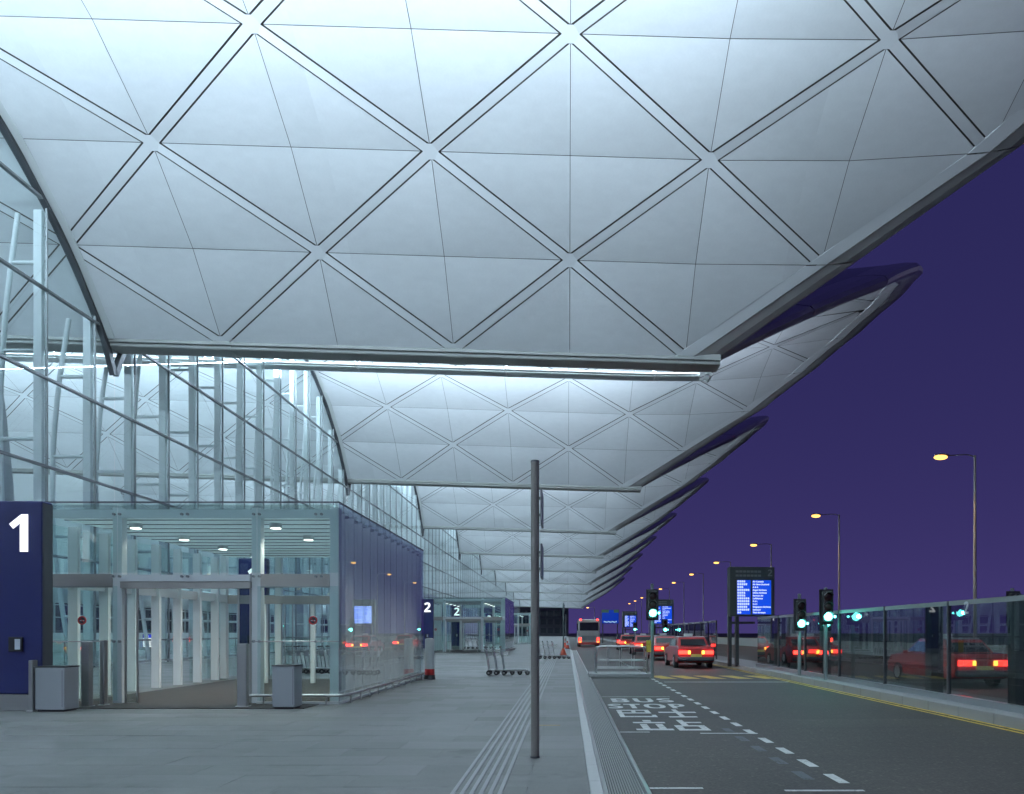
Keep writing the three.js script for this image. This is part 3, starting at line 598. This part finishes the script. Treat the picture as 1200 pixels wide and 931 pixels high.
// ---------------------------------------------------------------- luggage trolleys
function makeTrolley(label, pos, group) {                     // long axis along X, handle at -X
  const t = thing('luggage_trolley', label, 'luggage trolley', pos, 0, group), s = M.steel;
  mesh('base_frame', merge([bar(V3(-0.4, 0.2, -0.26), V3(0.5, 0.14, -0.1), 0.018), bar(V3(-0.4, 0.2, 0.26), V3(0.5, 0.14, 0.1), 0.018), bar(V3(-0.4, 0.2, -0.26), V3(-0.4, 0.2, 0.26), 0.018), bar(V3(0.1, 0.17, -0.17), V3(0.1, 0.17, 0.17), 0.014), bar(V3(0.5, 0.14, -0.1), V3(0.5, 0.14, 0.1), 0.018)]), s, t);
  mesh('load_tray', rbox(0.8, 0.02, 0.36, 0.005, 0.02, 0.2, 0), M.midFrame, t);
  for (const z of [-0.2, 0.2]) mesh('upright', tube([V3(-0.36, 0.2, z), V3(-0.42, 0.6, z), V3(-0.5, 0.98, z)], 0.016, 10, 6), s, t);
  mesh('handle', bar(V3(-0.5, 1.0, -0.27), V3(-0.5, 1.0, 0.27), 0.026), M.rubber, t);
  mesh('brake_bar', bar(V3(-0.43, 0.93, -0.22), V3(-0.43, 0.93, 0.22), 0.014), M.midFrame, t);
  mesh('basket', merge([bar(V3(-0.46, 0.84, -0.2), V3(-0.2, 0.84, -0.18), 0.01), bar(V3(-0.46, 0.84, 0.2), V3(-0.2, 0.84, 0.18), 0.01), bar(V3(-0.2, 0.84, -0.18), V3(-0.2, 0.84, 0.18), 0.01), bar(V3(-0.42, 0.68, -0.2), V3(-0.22, 0.7, -0.18), 0.01), bar(V3(-0.42, 0.68, 0.2), V3(-0.22, 0.7, 0.18), 0.01), bar(V3(-0.22, 0.7, -0.18), V3(-0.2, 0.84, -0.18), 0.01), bar(V3(-0.22, 0.7, 0.18), V3(-0.2, 0.84, 0.18), 0.01)]), s, t);
  mesh('notice_plate', box(0.012, 0.24, 0.34, -0.445, 0.76, 0).rotateZ(0), std(0.5, 0.52, 0.54, 0.4, 0.3), t);
  for (const [x, z] of [[-0.36, -0.24], [-0.36, 0.24], [0.46, 0]]) { const w = mesh('wheel', cyl(0.085, 0.085, 0.045, 0, 0, 0, 16).rotateX(Math.PI / 2).translate(x, 0.088, z), M.rubber, t); mesh('hub', cyl(0.035, 0.035, 0.05, 0, 0, 0, 10).rotateX(Math.PI / 2).translate(x, 0.088, z), M.steelDull, w); }
  return t;
}
const tro = makeTrolley('steel luggage trolley nested in the short row on the open pavement', [-2.42, 0, -26.3], 'trolleys nested on the pavement');
for (let i = 1; i < 3; i++) copyOf(tro, [-2.42 + i * 0.27, 0, -26.3]);
const tro2 = copyOf(tro, [-1.2, 0, -42.5], 'steel luggage trolley in the small row beyond the sign pole'); tro2.userData.group = 'trolleys beyond the sign pole';
for (let i = 1; i < 4; i++) copyOf(tro2, [-1.2 + i * 0.27, 0, -42.5]);
const tro3 = copyOf(tro, [-10.1, 0, -27.4], 'steel luggage trolley in the row behind the rear glass of the first kiosk'); tro3.userData.group = 'trolleys behind the first kiosk';
for (let i = 1; i < 7; i++) copyOf(tro3, [-10.1 + i * 0.29, 0, -27.4]);
const tro4 = copyOf(tro, [-10.2, 0, -69.5], 'steel luggage trolley in the row behind the kiosk of pylon 2'); tro4.userData.group = 'trolleys behind the second kiosk';
for (let i = 1; i < 8; i++) copyOf(tro4, [-10.2 + i * 0.42, 0, -69.5]);

// ---------------------------------------------------------------- signs in the hall
function canvasTex(w, h, draw) { const c = document.createElement('canvas'); c.width = w; c.height = h; const x = c.getContext('2d'); draw(x, w, h); const t = new THREE.CanvasTexture(c); t.colorSpace = THREE.SRGBColorSpace; t.magFilter = THREE.LinearFilter; return t; }
function hanzi(x, px, py, s, n) { for (let i = 0; i < n; i++) { const ox = px + i * s * 1.12; for (let q = 0; q < 3; q++) x.fillRect(ox, py + q * s * 0.4, s * (0.7 + 0.3 * rnd()), s * 0.17); for (let q = 0; q < 2; q++) x.fillRect(ox + s * (0.15 + 0.5 * q + 0.1 * rnd()), py, s * 0.15, s * 0.97); } }
{
  const map = canvasTex(256, 192, (x, w, h) => { x.fillStyle = '#fff'; x.fillRect(0, 0, w, h); x.fillStyle = '#1230c8'; x.fillRect(0, 0, w, 50); x.fillRect(170, 50, 86, 142); x.fillStyle = '#234'; for (let i = 0; i < 5; i++) hanzi(x, 20, 66 + i * 24, 13, 9); x.fillStyle = '#fff'; hanzi(x, 20, 14, 20, 4); });
  const t = thing('hall_sign', 'small lit blue and white sign on the rail inside the hall', 'sign', [-25.9, 0, -46]);
  mesh('sign_case', rbox(0.95, 0.85, 0.1, 0.02, 0, 1.0, 0), M.black, t);
  mesh('lit_face', new THREE.PlaneGeometry(0.88, 0.78).translate(0, 1.0, 0.056), new THREE.MeshStandardMaterial({ color: 0, emissive: 0xffffff, emissiveMap: map, emissiveIntensity: 1.1 }), t);
  mesh('stand', cyl(0.04, 0.04, 0.6, 0, 0.3, 0, 10), M.steelDull, t);
}
// ---------------------------------------------------------------- flight information boards on the island
const airlines = ['Air Canada', 'Air New Zealand', 'A N A', 'Angel Airlines', 'China Airlines', 'Korean Air', 'Lufthansa', 'P A L', 'S A S', 'Singapore Airlines', 'Swissair', 'Thai Airways'];
const left = canvasTex(256, 640, (x, w, h) => { x.fillStyle = '#0a3fc4'; x.fillRect(0, 0, w, h); x.fillStyle = '#e4f2ff'; [4, 5, 3, 6, 4, 4, 6, 6, 6, 5, 6, 2].forEach((n, i) => hanzi(x, 8, 10 + i * 52.6, 34, n)); });
const right = canvasTex(360, 640, (x, w, h) => { x.fillStyle = '#0a3fc4'; x.fillRect(0, 0, w, h); x.fillStyle = '#e8f4ff'; x.font = 'bold 40px sans-serif'; airlines.forEach((s, i) => x.fillText(s, 8, 42 + i * 52.6, 346)); });
const lit = (map, k = 1) => new THREE.MeshStandardMaterial({ color: 0x000000, emissive: 0xffffff, emissiveMap: map, emissiveIntensity: k });
const matL = lit(left, 1.45), matR = lit(right, 1.45), boardCase = std(0.035, 0.04, 0.04, 0.5), dimText = std(0.13, 0.14, 0.14, 0.5);
function makeBoard(label, X, D, n) {
  const t = thing('flight_board', label, 'information board', [X, 0, -D], 0.1, 'flight boards along the traffic island');
  mesh('case', rbox(2.04, 2.2, 0.28, 0.03, 0, 3.33, 0), boardCase, t);
  mesh('screen', new THREE.PlaneGeometry(0.62, 1.52).translate(-0.4, 3.08, 0.145), matL, t);
  mesh('screen', new THREE.PlaneGeometry(0.86, 1.52).translate(0.42, 3.08, 0.145), matR, t);
  for (const x of [-0.95, -0.62]) mesh('post', span(x - 0.08, x + 0.08, 0, x < -0.8 ? 4.4 : 2.25, 0.07 - 0.16, -0.07 - 0.16), boardCase, t);
  mesh('cross_bar', span(-0.87, 0.2, 1.9, 2.0, -0.12, -0.2), boardCase, t);
  mesh('gate_number', digitShape(n, 0.3).translate(0.8, 4.02, 0.142), dimText, t);
  for (let i = 0; i < 2; i++) for (let q = 0; q < 7; q++) mesh('dim_lettering', box(0.14, 0.09, 0.006, -0.7 + q * 0.17, 4.22 - i * 0.18, 0.142), dimText, t);
  const L = new THREE.RectAreaLight(new THREE.Color(0.25, 0.45, 1), 1.2, 1.6, 1.5); L.position.set(X + 0.02, 3.08, -D + 0.2); L.rotation.set(0, Math.PI + 0.1, 0); scene.add(L);
  return t;
}
makeBoard('large flight information board with two blue lit screens on the island', 8.2, 33, '2');
makeBoard('flight board with blue screens standing behind the kerbside traffic signal', 8.3, 65, '3');
makeBoard('far flight board with blue screens next to the blue direction sign', 8.5, 101, '4');
{
  const map = canvasTex(512, 384, (x, w, h) => { x.fillStyle = '#0b35b0'; x.fillRect(0, 0, w, h); x.fillStyle = '#3a5a50'; x.fillRect(0, 0, 210, 80); x.fillRect(360, 0, 152, 80); x.fillStyle = '#bfe8ff'; for (let i = 0; i < 10; i++) x.fillRect(60 + i * 40, 316 + (i % 3) * 8, 28, 34); });
  const t = thing('direction_sign', 'blue lit direction sign hung beside the far flight board', 'road sign', [6.35, 0, -110], 0.05);
  mesh('sign_case', rbox(2.6, 2.1, 0.25, 0.03, 0, 3.9, 0), boardCase, t);
  mesh('lit_face', new THREE.PlaneGeometry(2.5, 2.0).translate(0, 3.9, 0.13), lit(map, 0.8), t);
  for (const x of [-1.1, 1.1]) mesh('post', cyl(0.08, 0.08, 3.9, x, 1.9, -0.2, 10), boardCase, t);
}
// ---------------------------------------------------------------- traffic signals
const green = glow(0.16, 1.0, 0.86, 9), dead = std(0.03, 0.01, 0.01, 0.2), poleGrey = std(0.2, 0.23, 0.23, 0.45, 0.4);
function makeSignal(label, x, D, h, lampY, y0 = 0, turn = 0) {
  const t = thing('traffic_signal', label, 'traffic signal', [x, y0, -D], turn, 'green traffic signals'), b = h - y0;
  mesh('pole', cyl(0.06, 0.055, b, 0, b / 2, 0, 14), poleGrey, t);
  const ly = lampY - y0;
  const hd = mesh('signal_head', rbox(0.31, 0.96, 0.2, 0.04, 0, ly + 0.3, 0.14), M.black, t);
  mesh('backing_plate', box(0.44, 1.1, 0.012, 0, ly + 0.3, 0.05), M.black, t);
  for (let i = 0; i < 3; i++) {
    const lens = mesh('lens', new THREE.SphereGeometry(0.13, 20, 10, 0, Math.PI * 2, 0, Math.PI / 2).scale(1, 0.4, 1).rotateX(Math.PI / 2).translate(0, ly + i * 0.3, 0.235), i ? dead : green, t);
    mesh('visor', new THREE.CylinderGeometry(0.145, 0.145, 0.14, 18, 1, true, Math.PI * 0.6, Math.PI * 0.8).rotateX(Math.PI / 2).translate(0, ly + i * 0.3, 0.3), M.black, lens);
  }
  mesh('side_lamp', rbox(0.1, 0.12, 0.1, 0.02, 0.22, ly, 0.14), M.black, t); mesh('side_lens', new THREE.SphereGeometry(0.04, 10, 8).translate(0.22, ly, 0.19), green, t);
  if (D < 30) { const L = new THREE.PointLight(new THREE.Color(0.12, 1, 0.85), 1.5, 12, 2); L.position.set(x, lampY, -D + 0.45); L.shadow.radius = 3; L.castShadow = true; scene.add(L); }
  return t;
}
const sig = makeSignal('traffic signal lit green at the end of the steel barrier', 3.02, 26.4, 3.25, 2.2, RY);
mesh('yellow_button_box', rbox(0.16, 0.42, 0.12, 0.02, -0.13, 1.15, 0.04), paintYellow, sig);
makeSignal('traffic signal lit green on the island before a thick dark post', 8.02, 25.6, 2.85, 1.82);
makeSignal('taller traffic signal lit green beside the slim dark screen post', 8.02, 23, 2.9, 2.0);
makeSignal('traffic signal lit green behind the screen, beyond the second road', 14.0, 23.3, 2.9, 1.96, RY);
makeSignal('distant traffic signal lit green below the second flight board', 7.9, 60, 2.6, 1.75);
makeSignal('distant traffic signal lit green under the far flight board', 8.0, 88, 2.6, 1.9);
makeSignal('far kerbside traffic signal lit green near the parked coach', 4.6, 120, 3.4, 2.6, RY);

// ---------------------------------------------------------------- glass wind screen along the island
const screenFrame = std(0.07, 0.075, 0.08, 0.45, 0.3);
function makeScreen(label, d0, d1, step, X, thick) {
  const t = thing('glass_screen', label, 'glass screen', [X, 0, 0], 0, 'glass screens along the traffic island');
  for (let D = d0; D < d1 - 0.1; D += step) {
    const e = Math.min(d1, D + step);
    mesh('glass_panel', span(-0.006, 0.006, 0.16, 2.1, -D - 0.02, -e + 0.02), M.glassScreen, t);
    mesh('top_band', span(-0.02, 0.02, 2.1, 2.2, -D - 0.03, -e + 0.03), std(0.16, 0.165, 0.165, 0.4), t);
    mesh('post', span(-0.04, 0.04, 0, 2.2, -D + 0.022, -D - 0.022), screenFrame, t);
  }
  for (const D of thick) mesh('thick_post', rbox(0.3, 2.18, 0.3, 0.03, 0.22, 1.09, -D), screenFrame, t);
  mesh('foot_rail', span(-0.05, 0.05, 0.0, 0.14, -d0, -d1), M.midFrame, t);
  return t;
}
const scr = makeScreen('long glass wind screen with dark posts and a painted number 2', 6.5, 33, 3.3, 8.45, [9.2, 14.2, 17.5, 24.9, 28.6]);
for (const [D, f] of [[15.6, 1]]) mesh('painted_number', digitShape('2', 0.26).rotateY(-Math.PI / 2).translate(-0.04, 1.9, -D), std(0.5, 0.52, 0.54, 0.5), scr);
makeScreen('shorter far glass screen beyond the large flight board', 42, 66, 2.4, 8.45, []);

// ---------------------------------------------------------------- kerbside steel barrier on its concrete pad
{
  const t = thing('steel_barrier', 'tubular steel pedestrian barrier on a concrete pad beside the signal', 'barrier', [0, RY, -27.4]);
  mesh('concrete_pad', rbox(2.35, 0.16, 1.5, 0.03, 1.95, 0.08, 0), std(0.3, 0.3, 0.29, 0.8), t);
  for (const z of [0.5, -0.5]) {
    mesh('hoop_rail', tube([V3(1.05, 0.16, z), V3(1.05, 0.95, z), V3(1.2, 1.12, z), V3(2.7, 1.12, z), V3(2.88, 0.98, z), V3(2.88, 0.16, z)], 0.028, 60, 8), M.steel, t);
    mesh('middle_rail', bar(V3(1.05, 0.62, z), V3(2.88, 0.62, z), 0.02), M.steel, t);
    mesh('lower_rail', bar(V3(1.05, 0.34, z), V3(2.88, 0.34, z), 0.02), M.steel, t);
    for (const x of [1.5, 1.96, 2.42]) mesh('baluster', bar(V3(x, 0.34, z), V3(x, 1.12, z), 0.012, 6), M.steel, t);
  }
  mesh('brace', bar(V3(1.9, 0.6, 0), V3(2.7, 0.2, 0), 0.02), M.steel, t);
}
// ---------------------------------------------------------------- street lamps on the far side of the second road
const sodium = glow(1.0, 0.5, 0.11, 3.0), lampGrey = std(0.3, 0.28, 0.25, 0.5, 0.4);
function makeLamp() {
  const t = thing('street_lamp', '', 'street lamp', [0, 0, 0], 0, 'sodium street lamps lining the far road');
  mesh('pole', cyl(0.11, 0.065, 12.1, 0, 5.9, 0, 12), lampGrey, t);
  mesh('arm', tube([V3(0, 11.85, 0), V3(-0.5, 11.98, 0.05), V3(-1.75, 11.9, 0.15)], 0.035, 14, 6), lampGrey, t);
  const h = mesh('lamp_head', new THREE.SphereGeometry(0.3, 20, 10).scale(1.5, 0.36, 0.65).translate(-2.05, 11.92, 0.18), lampGrey, t);
  mesh('lens', new THREE.SphereGeometry(0.34, 18, 10).scale(1.15, 0.42, 0.72).translate(-2.12, 11.79, 0.2), sodium, h);
  return t;
}
const lamp0 = makeLamp();
for (let i = 0; i < 11; i++) {
  const D = 43.6 + 21.8 * i, l = i === 0 ? 'tall sodium street lamp rising behind the painted number 2 of the screen' : i === 1 ? 'sodium street lamp rising behind the taller traffic signal of the island' : i === 2 ? 'sodium street lamp whose pole stands beside the large flight board' : 'distant sodium street lamp in the line receding past the flight boards';
  const o = i ? copyOf(lamp0, [24, 0, -D], l) : lamp0; o.position.set(24, 0, -D); o.userData.label = l;
  if (i < 4) { const L = new THREE.SpotLight(new THREE.Color(1, 0.6, 0.22), 160, 0, 1.05, 0.6, 2); L.position.set(21.9, 11.62, -D + 0.2); L.target.position.set(20, 0, -D + 0.2); L.shadow.radius = 6; L.castShadow = true; scene.add(L, L.target); }
}
{ const o = copyOf(lamp0, [8.4, -2.5, -230], 'far sodium street lamp standing alone over the road beyond the coach'); o.userData.group = undefined; delete o.userData.group; }
// ---------------------------------------------------------------- parapet and guard rail beyond the second road
tag(mesh('parapet_wall', rbox(0.35, 1.0, 420, 0.04, 22.6, 0.35, -190), std(0.25, 0.25, 0.24, 0.8)), 'low concrete parapet along the far side of the second road', 'parapet');
{
  const t = thing('end_building', 'dark blocky building closing the kerb beyond the last canopy', 'building', [-7, 0, -345]);
  mesh('wall', span(-16, 7.5, 0, 13.5, 0, -20), std(0.06, 0.065, 0.08, 0.6), t);
  mesh('roof', span(-16.3, 7.8, 13.5, 14, 0.3, -20.3), std(0.1, 0.1, 0.11, 0.6), t);
  for (let i = 0; i < 7; i++) for (let j = 0; j < 3; j++) mesh('window', span(-15 + i * 3.2, -12.6 + i * 3.2, 1.4 + j * 4, 3.8 + j * 4, 0.06, 0), std(0.03, 0.04, 0.05, 0.1), t);
}
// ---------------------------------------------------------------- bus-stop poles and cones at the kerb
for (const [x, D, h, l] of [[-0.28, 50, 3.5, 'thin bus-stop pole with a red cone foot near the kerb'], [-0.18, 76, 3.4, 'thinner far bus-stop pole with a red foot by the coach']]) {
  const t = thing('stop_pole', l, 'stop pole', [x, 0, -D]);
  mesh('shaft', cyl(0.05, 0.05, h, 0, h / 2, 0, 10), poleGrey, t); mesh('flag', rbox(0.04, 0.5, 0.4, 0.01, 0.07, h - 0.35, 0), M.darkFrame, t);
  mesh('red_foot', cyl(0.24, 0.08, 0.45, 0, 0.225, 0, 14), std(0.6, 0.08, 0.03, 0.5), t);
}
for (const [x, D, l] of [[0.0, 70, 'small red traffic cone with a white collar behind the stop pole'], [-0.3, 88, 'small far traffic cone on the pavement near the coach']]) {
  const t = thing('traffic_cone', l, 'traffic cone', [x, 0, -D]);
  mesh('cone', cyl(0.19, 0.04, 0.7, 0, 0.38, 0, 16), std(0.65, 0.07, 0.03, 0.5), t); mesh('collar', cyl(0.135, 0.09, 0.22, 0, 0.45, 0, 16), std(0.7, 0.7, 0.7, 0.5), t); mesh('foot', rbox(0.42, 0.04, 0.42, 0.01, 0, 0.02, 0), M.rubber, t);
}
// ---------------------------------------------------------------- vehicles, standing, with their lights on
const tail = glow(1.0, 0.03, 0.02, 7), amber = glow(1.0, 0.45, 0.05, 6), carGlass = std(0.02, 0.022, 0.026, 0.06), taxiRed = new THREE.MeshPhysicalMaterial({ color: new THREE.Color().setRGB(0.42, 0.015, 0.015), roughness: 0.35, clearcoat: 1, clearcoatRoughness: 0.08 }), silver = std(0.5, 0.5, 0.5, 0.3, 0.6), plate = std(0.7, 0.6, 0.15, 0.5), chrome = std(0.6, 0.6, 0.6, 0.15, 1);
function taper(g, y0, y1, k) { const p = g.attributes.position; for (let i = 0; i < p.count; i++) { const f = Math.max(0, Math.min(1, (p.getY(i) - y0) / (y1 - y0))); p.setX(i, p.getX(i) * (1 - k * f)); } g.computeVertexNormals(); return g; }
function profile(pts, w, bev) { const s = new THREE.Shape(pts.map(([a, b]) => new THREE.Vector2(a, b))); return new THREE.ExtrudeGeometry(s, { depth: w - 2 * bev, bevelEnabled: true, bevelSize: bev, bevelThickness: bev, bevelSegments: 3, curveSegments: 6 }).translate(0, 0, -(w - 2 * bev) / 2).rotateY(Math.PI / 2); }
function makeTaxi(label, x, D, body = taxiRed, roofMat = silver) {
  // local: rear towards +z; profile x runs forward (-z)
  const t = thing('saloon_car', label, 'car', [x, RY, -D]);
  mesh('body', taper(profile([[-2.2, 0.36], [-2.3, 0.55], [-2.26, 0.86], [-2.15, 0.95], [-1.35, 0.98], [0.9, 0.95], [2.05, 0.82], [2.25, 0.6], [2.22, 0.36], [1.8, 0.3], [-1.9, 0.3]], 1.7, 0.06), 0.5, 1.0, 0.05), body, t);
  mesh('cabin', taper(profile([[-1.62, 0.96], [-1.1, 1.36], [-0.9, 1.4], [0.25, 1.42], [0.4, 1.38], [1.1, 0.96]], 1.5, 0.05), 0.95, 1.42, 0.16), body, t);
  mesh('roof', rbox(1.2, 0.05, 1.35, 0.02, 0, 1.445, 0.32), roofMat, t);
  const rw = new THREE.PlaneGeometry(1.2, 0.46).rotateX(-0.9).translate(0, 1.19, 1.44); mesh('rear_window', taper(rw, 1.0, 1.4, 0.1), carGlass, t);
  for (const s of [-1, 1]) {
    mesh('side_window', new THREE.ShapeGeometry(new THREE.Shape([[-1.3, 1.02], [-0.95, 1.33], [0.25, 1.35], [0.85, 1.02]].map(([a, b]) => new THREE.Vector2(a, b)))).rotateY(Math.PI / 2).rotateZ(0).translate(0, 0, 0).applyMatrix4(new THREE.Matrix4().makeRotationZ(s * 0.27)).translate(s * (0.7 + 0.36), 0.05, 0), carGlass, t);
    const tl = mesh('tail_light', rbox(0.42, 0.17, 0.06, 0.02, s * 0.58, 0.74, 2.37), tail, t);
    mesh('indicator', rbox(0.11, 0.15, 0.05, 0.015, s * 0.315, 0.74, 2.37), amber, tl);
    mesh('wing_mirror', rbox(0.16, 0.11, 0.08, 0.03, s * 0.9, 1.0, -0.75), body, t);
    for (const z of [1.35, -1.4]) { const w = mesh('wheel', cyl(0.31, 0.31, 0.19, 0, 0, 0, 24).rotateZ(Math.PI / 2).translate(s * 0.79, 0.31, z), M.rubber, t); mesh('rim', cyl(0.2, 0.2, 0.2, 0, 0, 0, 16).rotateZ(Math.PI / 2).translate(s * 0.797, 0.31, z), silver, w); }
  }
  mesh('bumper', rbox(1.66, 0.2, 0.16, 0.05, 0, 0.44, 2.33), M.darkFrame, t);
  mesh('number_plate', box(0.5, 0.12, 0.02, 0, 0.6, 2.375), plate, t);
  mesh('boot_seam', box(1.3, 0.012, 0.02, 0, 0.88, 2.32), M.black, t);
  mesh('roof_sign', rbox(0.42, 0.13, 0.12, 0.03, 0, 1.53, 0.1), std(0.7, 0.7, 0.66, 0.5), t);
  if (D < 50) for (const s of [-1, 1]) { const L = new THREE.RectAreaLight(new THREE.Color(1, 0.04, 0.025), 14, 0.4, 0.16); L.position.set(x + s * 0.58, RY + 0.74, -D + 2.44); L.rotation.y = Math.PI; scene.add(L); }
  return t;
}
makeTaxi('red saloon taxi standing level with the large flight board, tail lights lit', 5.85, 36);
makeTaxi('red saloon taxi waiting between the large and the second flight board', 5.8, 45);
makeTaxi('red saloon taxi stopped in front of the second flight board', 5.7, 56);
makeTaxi('far red saloon taxi in the lane beside the coach', 5.6, 70);
makeTaxi('red saloon taxi beyond the glass screen on the second road', 12.2, 24);
makeTaxi('red saloon taxi farther along the second road behind the large board', 12.4, 38);
{
  const t = thing('coach', 'white coach with red tail and marker lights stopped at the kerb', 'coach', [2.45, RY, -84]);
  mesh('body', rbox(2.5, 2.85, 10.5, 0.18, 0, 1.75, -5.25), std(0.45, 0.44, 0.42, 0.35), t);
  mesh('rear_window', rbox(2.1, 0.95, 0.05, 0.02, 0, 2.35, 0.01), carGlass, t);
  mesh('engine_grille', box(1.7, 0.5, 0.03, 0, 1.05, 0.01), M.midFrame, t);
  for (const s of [-1, 1]) {
    mesh('tail_light', rbox(0.28, 0.42, 0.06, 0.02, s * 1.02, 0.85, 0.02), tail, t); mesh('indicator', rbox(0.28, 0.16, 0.06, 0.02, s * 1.02, 0.52, 0.02), amber, t);
    mesh('marker_light', new THREE.SphereGeometry(0.11, 12, 8).translate(s * 0.95, 3.12, 0), tail, t);
    for (const z of [-2.4, -8.2]) mesh('wheel', cyl(0.48, 0.48, 0.3, 0, 0, 0, 20).rotateZ(Math.PI / 2).translate(s * 1.08, 0.48, z), M.rubber, t);
    for (let i = 0; i < 5; i++) mesh('side_window', box(0.02, 0.9, 1.75, s * 1.252, 2.3, -1.2 - i * 1.95), carGlass, t);
  }
  mesh('bumper', rbox(2.45, 0.3, 0.15, 0.05, 0, 0.42, 0.0), redPaint, t);
  for (const s of [-1, 1]) { const L = new THREE.RectAreaLight(new THREE.Color(1, 0.05, 0.03), 25, 0.28, 0.42); L.position.set(2.45 + s * 1.02, RY + 0.85, -83.9); L.rotation.y = Math.PI; scene.add(L); }
}
renderer.render(scene, camera);
